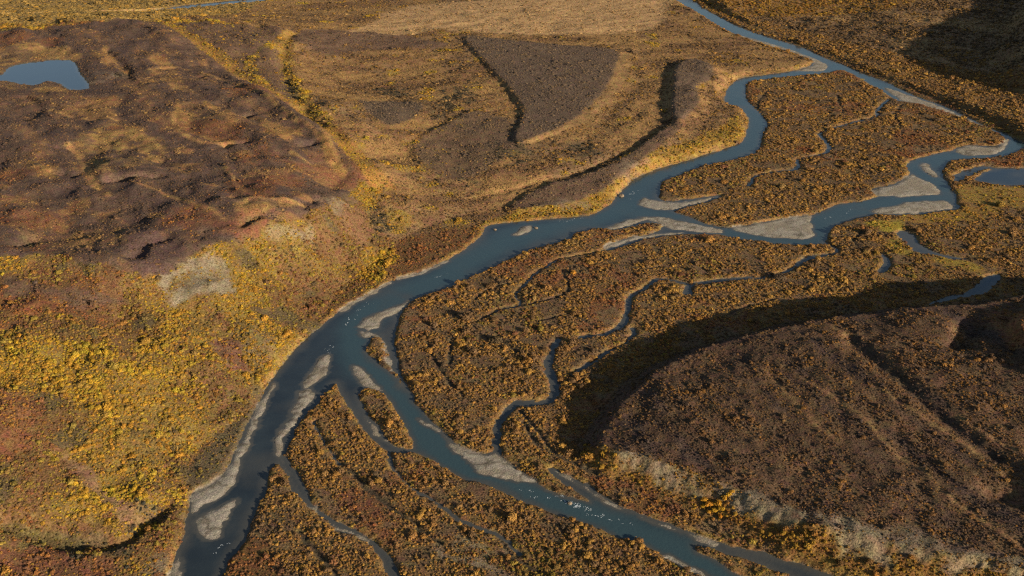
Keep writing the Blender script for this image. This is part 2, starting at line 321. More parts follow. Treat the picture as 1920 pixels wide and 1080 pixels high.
zb = -0.12 + (np.maximum(Z, 0.9)+0.12)*sstep(0, 2.6, d_w)
zin = -0.12 - np.minimum(1.1, 0.16*np.maximum(-d_w, 0))*np.clip(0.75+0.9*fbm(Xf, Yf, 30, 3, 97), 0.08, 1.3)
Z = np.where(d_w < 0, zin, np.where(d_w < 2.6, np.minimum(zb, np.maximum(Z, 0.9)), Z))
# the lake on the hill
LAKE_Z = 44.0
LAKE = ring([(-90,150),(-40,140),(2,140),(20,125),(60,117),(110,112),(140,117),(150,137),(163,153),(166,167),(130,168),(113,158),(90,153),(60,160),(27,155),(0,152),(-40,160)], LAKE_Z)
d_lake = sd_ring(LAKE, WX, WY, 60)
shore = LAKE_Z + 0.5 + np.clip(d_lake, 0, 40)*0.08
east = sstep(0, 12, d_lake)*2.2*sstep(-20, 20, Xf - P(140, 140, LAKE_Z)[0])
Z = np.where(d_lake < 0, LAKE_Z - 0.15 - np.minimum(2, -d_lake*0.2), np.where(d_lake < 40, np.maximum((shore+east)*(1-sstep(8, 40, d_lake))+Z*sstep(8, 40, d_lake), LAKE_Z+0.02+d_lake*0.2*(d_lake < 3)), Z))
# keep the ground between the viewer and the lake below the sight line to its near shore
near = (d_lake > 0) & (d_lake < 60) & (Yf < P(80, 156, LAKE_Z)[1])
Z = np.where(near, np.minimum(Z, LAKE_Z+0.3+d_lake*0.05), Z)
wid = np.where((d_lake < 5) & (d_lake < d_w), len(water_meta), wid); water_meta.append(('lake', 'small steel blue lake on top of the dark heath hill', 'lake'))

# old dry channels that show only as thin dark seams in the brush
SEAMS = [[(1053,505),(1067,533),(1057,550),(1020,562),(990,570),(950,577),(927,583),(900,598),(873,607)],[(930,627),(950,645),(972,660)],[(843,640),(845,660),(843,682)],[(1570,180),(1577,200),(1582,215)],[(1693,195),(1677,213),(1688,235),(1692,252)],
 [(1480,165),(1530,190),(1560,215)],[(1590,150),(1625,175),(1640,195)],[(973,770),(1000,800),(1020,825),(1040,850)],[(980,790),(1010,835),(1060,860),(1120,890)],[(1450,560),(1400,575),(1360,590)],[(1300,470),(1340,490),(1420,495)],[(1620,430),(1600,455),(1640,470)],
 [(640,870),(680,905),(720,940),(780,985),(830,1020)],[(930,1003),(960,1040),(1010,1070)],[(1120,480),(1180,500),(1240,500)],[(800,640),(830,700),(870,740)],[(1010,600),(1060,590),(1110,605)],[(890,560),(920,540),(960,530)],[(1440,170),(1420,200),(1470,230)],[(1600,260),(1660,280),(1700,270)],[(560,1000),(600,1040),(640,1085)],
 [(1450,60),(1540,85),(1620,110),(1690,140)],[(1560,40),(1640,70),(1700,110)],[(1400,30),(1500,55),(1600,60)]]
d_seam = np.full(N, 20.0)
for q in SEAMS: d_seam = np.minimum(d_seam, sd_path(smooth_ring([H(*a) for a in q], False, 3), WX, WY, 20) - 0.25)
d_seam = d_seam - 0.4*crk
Z = np.where(d_w > 2.0, Z - 1.0*(1-sstep(0, 1.8, d_seam)), Z)
# ------------------------------------------------------------------ gravel bars
BARS = [
 ([(600,672),(613,665),(620,672),(618,692),(607,708),(590,722),(575,728),(568,722),(578,704)], 'pale almond-shaped gravel bar at the river fork'),
 ([(560,732),(585,728),(590,745),(580,765),(567,785),(550,800),(540,815),(530,835),(535,868),(522,868),(512,832),(528,800),(548,765),(552,745)], 'grey gravel strip on the right bank where the side channel leaves'),
 ([(668,610),(690,592),(715,582),(745,572),(768,562),(772,566),(755,582),(738,592),(722,600),(708,616),(690,625),(675,618)], 'bright gravel bar at the head of the right-hand arm above the fork'),
 ([(672,622),(700,622),(716,632),(730,655),(738,690),(745,704),(728,690),(718,640),(700,636),(680,634)], 'rubbly gravel lining the dry arm beside the brushy strip'),
 ([(658,686),(673,686),(690,700),(710,720),(722,738),(708,733),(690,727),(672,722),(662,705)], 'gravel tip at the upstream end of the brushy midstream island'),
 ([(684,782),(692,790),(712,805),(738,832),(726,832),(705,822),(692,806)], 'small pale gravel bar on the left side of the midstream island'),
 ([(783,785),(790,785),(815,800),(840,820),(873,843),(912,853),(928,846),(945,862),(990,893),(1012,910),(985,907),(950,902),(912,892),(880,872),(855,850),(838,830),(812,808),(790,795)], 'long tan gravel bar along the right bank of the lower branch'),
 ([(1012,910),(1057,931),(1085,940),(1060,938),(1025,920)], 'thin gravel edge below the long tan bar'),
 ([(1040,876),(1062,886),(1085,903),(1130,932),(1170,955),(1150,950),(1110,928),(1070,905),(1036,886)], 'narrow dry gravel channel at the foot of the pale bluff'),
 ([(1175,957),(1227,976),(1262,988),(1310,1002),(1350,1016),(1340,1022),(1290,1006),(1250,992),(1200,972)], 'broken gravel shoreline under the bluff near the bottom edge'),
 ([(1240,1040),(1262,1042),(1300,1060),(1335,1082),(1310,1085),(1270,1062)], 'sliver of gravel on the near bank at the bottom edge'),
 ([(514,714),(522,724),(502,755),(490,790),(478,820),(464,850),(446,885),(436,915),(420,934),(385,950),(356,970),(352,940),(372,920),(404,900),(427,874),(442,844),(458,810),(474,773),(492,742)], 'long grey gravel strip on the left bank above the brown bar'),
 ([(358,985),(372,968),(400,955),(440,935),(446,938),(432,965),(420,990),(415,1010),(390,1012),(366,1005)], 'brown gravel bar in the left river close to the bottom'),
 ([(347,1005),(342,1035),(338,1080),(330,1110),(312,1110),(324,1060),(336,1020)], 'gravel edging the left bank at the bottom edge'),
 ([(975,428),(990,422),(1000,427),(985,438),(965,442),(958,440)], 'small midstream gravel islet in the wide middle reach'),
 ([(697,546),(728,528),(780,512),(835,489),(838,494),(790,514),(745,528),(705,549),(660,574),(640,586),(640,580)], 'thin gravel line along the left bank of the middle reach'),
 ([(1138,428),(1160,417),(1195,408),(1235,406),(1275,412),(1320,424),(1360,432),(1340,438),(1285,434),(1250,428),(1215,415),(1180,424),(1150,432)], 'long flat gravel bar dividing the middle reach'),
 ([(1126,462),(1150,452),(1200,442),(1250,436),(1285,437),(1240,444),(1190,452),(1160,462),(1135,470)], 'gravel ribbon along the southern arm of the middle reach'),
 ([(1197,385),(1205,370),(1227,374),(1265,380),(1300,374),(1348,367),(1340,373),(1300,384),(1262,393),(1223,392)], 'gravel spit at the confluence of the two upper rivers'),
 ([(1370,428),(1407,420),(1467,410),(1521,403),(1523,417),(1529,437),(1520,447),(1497,449),(1447,446),(1397,437)], 'big pale triangular gravel bar left of the river bend'),
 ([(1632,355),(1680,346),(1705,325),(1723,333),(1745,344),(1762,356),(1760,366),(1700,369),(1647,368)], 'pale gravel point bar inside the right-hand river loop'),
 ([(1633,393),(1680,386),(1713,377),(1773,376),(1787,386),(1775,394),(1730,400),(1680,403),(1645,402)], 'brown half-drowned gravel bar below the right-hand loop'),
 ([(1790,282),(1813,273),(1863,276),(1880,268),(1892,258),(1890,272),(1882,284),(1847,292),(1803,291)], 'gravel point bar at the far right river bend'),
 ([(1722,308),(1738,306),(1752,320),(1760,332),(1745,330),(1730,320)], 'tiny gravel islet in the right-hand loop'),
 ([(1657,163),(1713,181),(1763,199),(1813,222),(1845,240),(1830,238),(1795,220),(1730,199),(1685,186)], 'long gravel bar under the far bank of the upper right river'),
 ([(526,866),(540,880),(556,912),(578,940),(604,966),(590,962),(568,938),(548,906),(533,884)], 'grey gravel bed lining the upper part of the side channel'),
 ([(604,968),(640,985),(672,1002),(700,1020),(690,1022),(655,1003),(622,985)], 'grey gravel bed lining the lower part of the side channel'),
 ([(1380,64),(1467,88),(1530,110),(1551,122),(1545,133),(1510,134),(1490,133),(1526,120),(1510,109),(1447,90),(1397,74)], 'gravel margin and point where the upper rivers part')]
bar_wob = 0.5 + 2.6*fbm(Xf, Yf, 11, 4, 200, 0.6)
bar = np.full(N, -1); d_bar = np.full(N, 30.0)
for i, (px, lab) in enumerate(BARS):
    d = sd_ring(ring(px), WX, WY, 30)
    d = d + bar_wob
    bar = np.where((d < 0) & (d < d_bar), i, bar); d_bar = np.minimum(d_bar, d)
zg = -0.10 + np.clip(-d_bar*0.16, -1.0, 0.55) + 0.10*fbm(Xf, Yf, 5, 2, 95)*(d_bar < 0)
ingrav = (d_w < 3.0) & (d_bar < 1.5)
Z = np.where(ingrav, np.where(d_bar < 0, np.where(d_w < 0.5, np.maximum(zg, Z), np.minimum(Z, np.maximum(zg, 0.3))), np.maximum(Z, np.where(d_w < 0, zg, -9))), Z)
bar = np.where(d_w < 3.0, bar, -1)

# ------------------------------------------------------------------ what grows where
_wob = {}
def wobble(wl):
    wl = 6 if wl < 8 else 14 if wl < 18 else (24 if wl < 35 else 45)
    if wl not in _wob: _wob[wl] = (fbm(Xf, Yf, wl, 3, 300), fbm(Xf, Yf, wl, 3, 340))
    return _wob[wl]
def cover(px, soft=4.0, wob=5.0, wl=22, seed=0):
    p = hring(px, 2); a, b = wobble(wl); c, e = wobble(6); d = sd_ring(p, Xf+wob*a+2.2*c, Yf+1.5*wob*b+3.0*e, 40)
    return 1-sstep(-soft*0.55, soft*0.55, d)
def strip(px, w, soft=3.0, seed=0):
    a, b = wobble(18); d = sd_path(hpath(px), Xf+3*a, Yf+4*b, 30)
    return 1-sstep(w-soft, w+soft, d)
n1 = fbm(Xf, Yf, 70, 4, 101); n2 = fbm(Xf, Yf, 24, 3, 111); n3 = fbm(Xf, Yf, 8, 2, 121); n4 = fbm(Xf*0.5+Yf*0.35, Yf*0.25-Xf*0.1, 30, 3, 131)
up = (d_fp > 0)*1.0
TERR = cover([(300,30),(340,-30),(800,-40),(1235,-30),(1330,45),(1465,98),(1512,114),(1480,130),(1400,142),(1360,160),(1350,190),(1390,222),(1385,265),(1290,302),(1220,318),(1180,336),(1140,375),(1040,405),(900,420),(780,440),(705,430),
  (690,400),(724,350),(692,305),(600,212),(546,120),(540,60),(430,44)], 8, 6, 40, 1)*up
FARL = cover([(-160,42),(-200,-60),(540,-60),(480,10),(320,34),(200,40),(80,46)], 6, 6, 40, 2)
FARR = (d_fp > 0)*sstep(P(1260, 0)[0], P(1260, 0)[0]+40, Xf)*(Yf > P(1960, 300)[1]-40)*sstep(0, 30, (Xf-P(1250, 0)[0])*1.0 - (P(1250, 0)[1]-Yf)*0.62)
layers = []   # (weight, ground colour, shrub density, palette, shrub size)
L = lambda w, c, dens, pal, size: layers.append((np.clip(w, 0, 1), c, dens, pal, size))
flood_c = (0.150, 0.088, 0.036)
L(np.ones(N), flood_c, 0.97, 'flood', 0.88)
L((up < 0.5)*sstep(0.30, 0.5, n1+0.5*n2), (0.15, 0.075, 0.032), 0.75, 'rust', 0.7)
L((up < 0.5)*sstep(0.15, 0.45, -n1+0.5*n2), (0.155, 0.095, 0.036), 0.9, 'slope', 0.85)
L((up < 0.5)*sstep(0.42, 0.55, np.abs(n2)*1.3+0.2*n3), (0.125, 0.078, 0.040), 0.6, 'brown', 0.7)
slope = up*(1-TERR)*(Xf < P(1200, 400)[0])
L(slope, (0.125, 0.070, 0.030), 0.92, 'slope', 0.88)
L(slope*sstep(-0.28, 0.18, n1+0.6*n2), (0.145, 0.092, 0.028), 0.95, 'gold', 0.98)
L(slope*sstep(0.34, 0.56, -n1*0.8+0.5*n2), (0.125, 0.066, 0.030), 0.8, 'rust', 0.7)
L(slope*sstep(0.3, 0.5, -n2), (0.095, 0.068, 0.034), 0.8, 'olive', 0.8)
L(TERR, (0.225, 0.128, 0.052), 0.82, 'tan', 0.64)
wave = fbm(0.28*Xf+0.1*Yf, Yf*0.8-0.2*Xf, 24, 4, 241)
L(TERR*sstep(0.05, 0.3, wave), (0.16, 0.088, 0.042), 0.9, 'brown', 0.66)
L(TERR*sstep(0.18, 0.4, -wave), (0.25, 0.145, 0.055), 0.7, 'tan', 0.6)
for i, q in enumerate([[(600,132),(680,168),(760,182),(792,196)],[(1000,290),(1080,272),(1150,242),(1205,214)],[(1190,110),(1202,160),(1172,200),(1122,240)],[(1290,62),(1350,100),(1392,120)],[(880,332),(960,312),(1040,290),(1120,266)],[(720,300),(780,330),(850,350)],[(640,60),(760,40),(900,28),(1050,20)],[(850,62),(960,52),(1100,44),(1220,58)],[(1080,110+110),(1180,190),(1240,150)],[(1330,160),(1345,200),(1330,240),(1250,280)]]):
    L(TERR*0.75*strip(q, 5, 4, 180+i), (0.13, 0.078, 0.040), 0.95, 'brown', 0.8)
L(TERR*sstep(0.05, 0.45, n4+0.5*n2), (0.175, 0.105, 0.052), 0.85, 'brown', 0.68)
L(TERR*sstep(0.35, 0.6, n2-0.3*n1), (0.19, 0.12, 0.036), 0.85, 'gold', 0.75)
L(cover([(700,40),(760,12),(900,0),(1060,-20),(1235,-20),(1250,30),(1180,62),(1000,66),(860,58),(780,62),(720,70),(640,62)], 20, 10, 60, 3), (0.36, 0.22, 0.098), 0.6, 'paletan', 0.5)
L(FARL, (0.24, 0.15, 0.055), 0.75, 'farleft', 1.0)
L(FARR, (0.165, 0.100, 0.050), 0.85, 'brown', 0.85)
L(FARR*sstep(-0.1, 0.4, n4), (0.22, 0.135, 0.060), 0.75, 'tan', 0.8)
L(0.8*cover([(1330,-30),(1340,25),(1420,30),(1560,30),(1650,20),(1720,5),(1800,-30)], 10, 8, 40, 130), (0.22, 0.12, 0.04), 0.85, 'orange', 0.9)
heath_c = (0.092, 0.058, 0.040)
HL = cover([(-160,60),(0,60),(100,48),(200,42),(290,41),(350,68),(420,110),(480,148),(560,203),(620,240),(665,282),(692,322),(660,352),(600,387),(560,408),(480,428),(400,455),(335,488),(300,512),(240,512),(180,492),(100,482),(0,475),(-160,480)], 4, 7, 26, 4)
L(HL, heath_c, 0.80, 'heath', 0.55)
tanp = [[(0,95),(60,78),(120,85),(150,100),(140,114),(100,110),(50,116),(15,124),(0,138),(-60,136)],[(150,70),(190,85),(236,125),(225,135),(185,112),(160,92)],[(95,210),(150,195),(215,180),(225,205),(215,225),(160,225)],
 [(140,262),(170,240),(240,235),(300,262),(310,290),(270,310),(215,320),(165,330),(150,300)],[(322,200),(350,190),(420,200),(440,215),(450,235),(400,250),(440,262),(420,276),(360,258),(325,240)],[(285,128),(320,130),(350,165),(330,170),(300,150)],
 [(270,95),(310,105),(330,125),(290,118)],[(480,225),(550,238),(560,260),(500,250)],[(330,300),(380,310),(350,325),(310,318)],[(0,150),(40,158),(110,160),(130,172),(60,172),(0,165)],[(50,300),(110,310),(100,330),(60,325)],[(120,440),(200,425),(260,445),(240,462),(160,468)],[(450,375),(540,370),(560,385),(490,398),(440,395)]]
for i, t in enumerate(tanp): L(0.9*cover(t, 5, 7, 18, 10+i), [(0.25,0.148,0.052),(0.23,0.125,0.044),(0.20,0.108,0.044)][i % 3], 0.6, 'tan', 0.5)
streak = fbm(across, 0.33*along, 20, 4, 141)
L(HL*sstep(0.05, 0.30, streak+0.25*n3)*0.55, (0.15, 0.078, 0.038), 0.75, 'tan', 0.5)
L(HL*sstep(0.12, 0.30, -streak+0.3*n3)*0.6, (0.068, 0.044, 0.036), 0.75, 'heath', 0.55)
for i, (q, w_) in enumerate([([(280,130),(330,124),(400,142),(470,167),(530,202),(560,227),(600,257),(620,300),(635,325)],2.2),([(325,215),(330,245),(380,267),(427,275)],2.4),([(130,270),(155,300),(165,330),(200,365)],3.5),([(425,310),(440,340),(455,360)],1.6),([(400,372),(460,366),(540,373),(570,384)],1.6),([(540,280),(580,308),(625,342)],1.8),([(285,130),(305,145),(325,167)],2.2),([(95,208),(140,222),(220,226)],2.5),([(250,345),(330,372),(420,410)],1.6),([(590,215),(615,250),(628,290),(645,325)],3.0)]):
    L(0.9*strip(q, w_, 1.6, 150+i), (0.27, 0.150, 0.058), 0.2, 'tan', 0.5)  # tan crest lines, their sunlit brightness put into the ground colour
L(HL*sstep(0.30, 0.55, n2+0.3*n1)*0.8, (0.165, 0.085, 0.036), 0.75, 'tan', 0.55)
L(HL*sstep(0.25, 0.6, -n2+0.5*n3)*0.8, (0.062, 0.041, 0.034), 0.75, 'heath', 0.55)
L(HL*sstep(0.30, 0.5, n1)*0.7, (0.135, 0.060, 0.030), 0.4, 'rust', 0.5)
L(strip([(312,46),(360,72),(420,115),(480,155),(560,202),(640,262),(692,312),(724,345)], 7, 4, 5), (0.23, 0.125, 0.035), 0.6, 'gold', 0.6)
L(strip([(545,62),(530,95),(534,140),(562,192),(610,222)], 8, 5, 6), (0.23, 0.135, 0.038), 0.6, 'gold', 0.7)
L(strip([(640,270),(665,300),(700,350)], 5, 3, 7), (0.22, 0.115, 0.03), 0.7, 'gold', 0.7)
L(strip([(600,225),(615,270),(625,300),(640,330)], 4, 3, 8)*0.8, (0.20, 0.11, 0.036), 0.75, 'tan', 0.55)
for i, t in enumerate([[(330,42),(420,45),(510,48),(536,58),(482,90),(462,120),(474,146),(440,116),(390,80)],[(484,98),(524,100),(528,142),(555,188),(520,170),(490,140)],[(560,58),(700,60),(835,80),(820,92),(700,92),(640,104),(570,88)],[(0,525),(60,528),(180,545),(250,560),(160,570),(60,556),(0,550)]]):
    L(0.85*cover(t, 5, 6, 24, 30+i), (0.105, 0.064, 0.042), 0.75, 'heath', 0.58)
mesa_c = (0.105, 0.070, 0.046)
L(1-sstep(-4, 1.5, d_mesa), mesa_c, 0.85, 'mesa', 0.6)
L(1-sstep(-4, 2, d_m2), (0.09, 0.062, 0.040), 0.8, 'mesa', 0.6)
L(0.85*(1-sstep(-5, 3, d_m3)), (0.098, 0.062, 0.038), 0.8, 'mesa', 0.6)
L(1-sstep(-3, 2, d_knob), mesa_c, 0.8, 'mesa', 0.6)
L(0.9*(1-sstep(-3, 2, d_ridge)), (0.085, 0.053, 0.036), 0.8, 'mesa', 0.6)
L(cover([(1165,100),(1185,110),(1165,160),(1120,215),(1060,245),(1000,272),(985,262),(1070,228),(1130,175),(1150,140)], 4, 3, 14, 40), (0.20, 0.12, 0.050), 0.35, 'tan', 0.6)
L(cover([(915,419),(1040,405),(1108,400),(1150,368),(1185,328),(1290,296),(1385,262),(1396,240),(1380,215),(1350,240),(1290,262),(1200,312),(1140,350),(1060,382),(960,398)], 5, 4, 16, 41), (0.21, 0.125, 0.030), 0.8, 'gold', 0.8)
# right bluff
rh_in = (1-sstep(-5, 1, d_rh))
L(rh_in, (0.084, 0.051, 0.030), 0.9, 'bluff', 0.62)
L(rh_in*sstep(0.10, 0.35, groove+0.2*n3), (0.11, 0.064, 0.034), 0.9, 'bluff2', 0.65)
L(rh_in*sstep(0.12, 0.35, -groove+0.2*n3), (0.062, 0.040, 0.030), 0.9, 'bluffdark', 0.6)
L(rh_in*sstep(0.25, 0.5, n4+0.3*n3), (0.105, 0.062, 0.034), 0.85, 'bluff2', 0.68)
for i, s in enumerate([[(1520,715),(1600,770),(1662,832),(1720,880),(1790,940),(1880,1000),(1930,1038)],[(1640,725),(1740,790),(1830,850),(1900,900)],[(1545,605),(1620,665),(1700,725)],[(1430,690),(1500,760),(1560,820)],[(1800,780),(1880,830),(1940,860)]]):
    L(0.6*strip(s, 7, 5, 50+i)*rh_in, (0.125, 0.072, 0.034), 0.9, 'bluff2', 0.65)
    L(0.75*strip(s, 1.3, 0.9, 50+i)*rh_in, (0.20, 0.115, 0.052), 0.05, 'tan', 0.5)
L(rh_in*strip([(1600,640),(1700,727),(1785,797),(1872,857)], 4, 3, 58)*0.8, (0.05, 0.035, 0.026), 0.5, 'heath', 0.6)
L(rh_in*cover([(1850,590),(1930,580),(1960,640),(1900,660),(1880,625)], 6, 6, 20, 59), (0.15, 0.07, 0.03), 0.5, 'rust', 0.7)
rh_sl = sstep(-3, 2, d_rh)*(d_rh < 60)*on_rh*cover([(1085,850),(1120,832),(1190,845),(1270,865),(1400,908),(1500,946),(1700,990),(1920,1032),(2100,1100),(1560,1130),(1480,1050),(1300,990),(1150,920)], 4, 3, 24, 122)
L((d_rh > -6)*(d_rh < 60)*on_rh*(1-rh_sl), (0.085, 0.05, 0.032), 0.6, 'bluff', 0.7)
L(rh_sl, (0.15, 0.082, 0.024), 0.75, 'orange', 0.8)
L(rh_sl*sstep(1, 5, 17-Z+0*Z)*0.0, (0.15, 0.1, 0.03), 0.5, 'gold', 0.8)
# bare pale slopes
scree = [([(303,522),(330,503),(380,478),(402,474),(432,500),(437,530),(427,555),(392,558),(362,553),(322,570),(304,562)],1.3),([(505,428),(545,418),(592,432),(575,455),(520,448)],0.6),([(615,372),(640,362),(668,380),(650,402),(622,396)],0.55),
 ([(1005,382),(1060,376),(1108,382),(1100,394),(1040,392)],0.55),([(1140,846),(1200,856),(1270,874),(1340,898),(1400,918),(1460,938),(1500,954),(1530,985),(1480,1000),(1420,978),(1350,938),(1290,936),(1230,920),(1180,890)],0.85),([(1530,968),(1632,982),(1700,998),(1800,1020),(1925,1046),(1985,1080),(1900,1095),(1800,1062),(1700,1048),(1620,1040),(1560,1010)],0.75),
 ([(268,1050),(315,1035),(322,1080),(280,1085)],0.7),
 ([(805,1015),(850,1033),(900,1053),(968,1082),(930,1084),(870,1057),(820,1037)],0.8),([(848,998),(892,1018),(914,1042),(880,1032),(850,1012)],0.6),([(440,600),(520,640),(500,690),(450,670)],0.25),([(150,140),(230,140),(232,150),(165,160)],0.2),([(1160,305),(1190,300),(1200,312),(1165,330)],0.4)]
SCREE = np.zeros(N)
for i, (t, w) in enumerate(scree):
    m = w*cover(t, 4, 5, 12, 70+i)*(0.75+0.25*np.sign(n3+0.35)); SCREE = np.maximum(SCREE, m)
rill = fbm(Xf, Yf*0.45, 5.0, 3, 221)
L(SCREE*np.clip(0.74+0.6*rill+0.35*n2, 0.0, 1), (0.175, 0.142, 0.092), 0.45, 'scree', 0.42)
for i, q in enumerate([[(800,225),(815,195),(845,165),(880,170),(890,190),(850,205),(830,222)],[(225,128),(245,130),(240,145),(222,142)],[(195,88),(212,92),(222,105),(205,100)],[(930,275),(990,270),(1000,300),(940,305)],[(1060,270),(1110,262),(1130,285),(1080,295)],[(30,440),(60,430),(75,455),(50,470)],[(455,395),(490,398),(480,420),(450,412)],[(690,165),(760,165),(775,180),(720,180)],[(530,150),(550,155),(560,180),(540,180)],[(690,395),(720,390),(730,430),(700,440)],[(860,335),(905,335),(900,352),(860,350)],[(230,960),(290,940),(300,980),(250,990)],[(140,1010),(240,1015),(240,1050),(150,1045)],[(470,1000),(520,1020),(500,1060),(480,1040)]]):
    L(0.75*cover(q, 5, 6, 14, 170+i)*sstep(-0.35, 0.15, n3+0.4*n2), (0.085, 0.062, 0.032), 0.75, 'dark', 0.85)  # dark shrub patches, with the shade on them put into the colour
for i, (t, c, dn, pal) in enumerate([([(0,728),(50,742),(82,782),(62,842),(0,862),(-60,860),(-60,730)],(0.15,0.070,0.032),0.7,'rust'),([(0,552),(70,556),(130,572),(60,585),(0,580)],(0.16,0.070,0.030),0.7,'rust'),([(108,858),(150,868),(205,908),(262,948),(278,978),(250,968),(198,932),(148,892)],(0.175,0.100,0.055),0.2,'tan'),
  ([(390,640),(440,640),(470,680),(430,695)],(0.14,0.07,0.045),0.3,'rust'),([(640,390),(680,400),(700,440),(690,470),(650,440)],(0.17,0.09,0.045),0.35,'tan'),([(420,1040),(470,1010),(520,1040),(520,1085),(420,1090)],(0.12,0.06,0.022),0.6,'rust'),([(640,910),(700,925),(730,960),(690,975),(645,950)],(0.13,0.058,0.03),0.4,'rust'),
  ([(1640,412),(1690,413),(1692,428),(1660,432),(1625,421)],(0.26,0.19,0.025),0.1,'gold'),([(1770,482),(1815,488),(1852,506),(1835,518),(1790,500),(1750,490)],(0.20,0.13,0.025),0.15,'gold'),([(1690,395),(1800,392),(1860,385),(1880,395),(1850,410),(1760,420),(1700,418)],(0.20,0.115,0.03),0.3,'gold'),([(1800,350),(1930,350),(1930,385),(1850,385),(1800,375)],(0.21,0.13,0.032),0.2,'gold'),
  ([(1680,445),(1700,470),(1720,482),(1690,475),(1660,455)],(0.20,0.135,0.025),0.2,'gold'),([(0,1035),(90,1030),(200,1060),(200,1090),(0,1090)],(0.125,0.058,0.032),0.6,'rust'),([(0,985),(60,990),(130,1010),(120,1035),(40,1030),(0,1020)],(0.10,0.075,0.03),0.6,'olive'),  # bottom-left rust growth also carries that corner's shade in its colour
  ([(250,430),(330,440),(340,480),(290,505),(250,495)],(0.07,0.042,0.036),0.4,'heath'),([(740,450),(850,430),(905,432),(880,455),(835,485),(780,508),(735,520),(745,480)],(0.125,0.068,0.028),0.6,'rust'),
  ([(385,860),(410,845),(420,855),(405,880),(385,890)],(0.12,0.08,0.03),0.9,'flood')]):
    L(0.85*cover(t, 5, 6, 16, 90+i), c, dn, pal, 0.7)
L(0.9*cover([(472,768),(488,760),(455,830),(425,890),(360,935),(354,885),(374,852),(420,808)], 3, 3, 14, 121), (0.125, 0.092, 0.05), 0.3, 'olive', 0.7)
edge_lit = (1-sstep(1.5, 5.0, d_w))*sstep(0.0, 1.0, d_w)*sstep(-0.25, 0.3, n2+0.5*n3)*np.where(wid > 0, 0.55, 1)  # golden bank fringe: sunlit edges put into the ground colour
L(edge_lit*0.8, (0.20, 0.115, 0.036), 0.75, 'slope', 0.6)
GRAV = sstep(0.6, -0.6, d_bar) if False else (1-sstep(-0.7, 0.7, d_bar))*(d_w < 3.2)
L(GRAV*1.0, (0.28, 0.245, 0.19), 0.0, 'flood', 0.5)
L(GRAV*0.85*(1-sstep(0.04, 0.15, np.abs(fbm(Xf, Yf, 11, 3, 211)))), (0.12, 0.100, 0.072), 0.03, 'olive', 0.5)
L(GRAV*sstep(-0.1, 0.35, n3+0.6*n2), (0.20, 0.168, 0.122), 0.0, 'flood', 0.5)
L(GRAV*sstep(-1.4, -0.2, d_bar)*(Z < 0.12), (0.12, 0.105, 0.085), 0.0, 'flood', 0.5)
L((1-sstep(0.6, 1.6, d_seam))*(d_w > 0.5), (0.06, 0.045, 0.028), 0.0, 'flood', 0.5)
L((d_w < 0.3)*(1-GRAV)*1.0, (0.10, 0.09, 0.07), 0.0, 'flood', 0.5)
L((d_lake < 1.0)*1.0, (0.08, 0.07, 0.05), 0.0, 'flood', 0.5)
colr = np.zeros((N, 3)); dens = np.zeros(N); siz = np.zeros(N)
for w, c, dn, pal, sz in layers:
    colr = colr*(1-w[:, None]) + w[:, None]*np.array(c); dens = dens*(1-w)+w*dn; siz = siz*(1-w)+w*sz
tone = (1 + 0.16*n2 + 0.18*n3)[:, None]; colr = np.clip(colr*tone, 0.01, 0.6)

# ------------------------------------------------------------------ materials
def mat(name):
    m = bpy.data.materials.new(name); m.use_nodes = True; t = m.node_tree
    return m, t, t.nodes['Principled BSDF']
def nn(t, typ, **kw):
    x = t.nodes.new(typ)
    for k_, v in kw.items(): setattr(x, k_, v)
    return x
def ground_material(name, fine=0.55, bump=0.6, scale=1.0, fleck=0.0):
    m, t, b = mat(name)
    at = nn(t, 'ShaderNodeAttribute', attribute_name='cover'); geo = nn(t, 'ShaderNodeNewGeometry')
    n_a = nn(t, 'ShaderNodeTexNoise'); n_a.inputs['Scale'].default_value = 0.9*scale; n_a.inputs['Detail'].default_value = 4; n_a.inputs['Roughness'].default_value = 0.65
    n_b = nn(t, 'ShaderNodeTexNoise'); n_b.inputs['Scale'].default_value = 0.22*scale; n_b.inputs['Detail'].default_value = 3
    t.links.new(geo.outputs['Position'], n_a.inputs['Vector']); t.links.new(geo.outputs['Position'], n_b.inputs['Vector'])
    r1 = nn(t, 'ShaderNodeMapRange'); r1.inputs['From Min'].default_value = 0.3; r1.inputs['From Max'].default_value = 0.7
    r1.inputs['To Min'].default_value = 1-fine; r1.inputs['To Max'].default_value = 1+fine; t.links.new(n_a.outputs['Fac'], r1.inputs['Value'])
    mul = nn(t, 'ShaderNodeVectorMath', operation='SCALE'); t.links.new(at.outputs['Color'], mul.inputs[0]); t.links.new(r1.outputs[0], mul.inputs['Scale'])
    hs = nn(t, 'ShaderNodeHueSaturation'); r2 = nn(t, 'ShaderNodeMapRange'); r2.inputs['From Min'].default_value = 0.3; r2.inputs['From Max'].default_value = 0.7
    r2.inputs['To Min'].default_value = 0.475; r2.inputs['To Max'].default_value = 0.525
    t.links.new(n_b.outputs['Fac'], r2.inputs['Value']); t.links.new(r2.outputs[0], hs.inputs['Hue']); t.links.new(mul.outputs[0], hs.inputs['Color'])
    t.links.new(hs.outputs[0], b.inputs['Base Color'])
    bp = nn(t, 'ShaderNodeBump'); bp.inputs['Strength'].default_value = bump; bp.inputs['Distance'].default_value = 0.8
    t.links.new(n_a.outputs['Fac'], bp.inputs['Height']); t.links.new(bp.outputs[0], b.inputs['Normal'])
    b.inputs['Roughness'].default_value = 0.95; b.inputs['Specular IOR Level'].default_value = 0.08
    return m
M_GROUND = ground_material('tundra_ground', 0.62, 0.85)
M_GRAVEL = ground_material('river_gravel', 0.42, 0.6, 1.3)
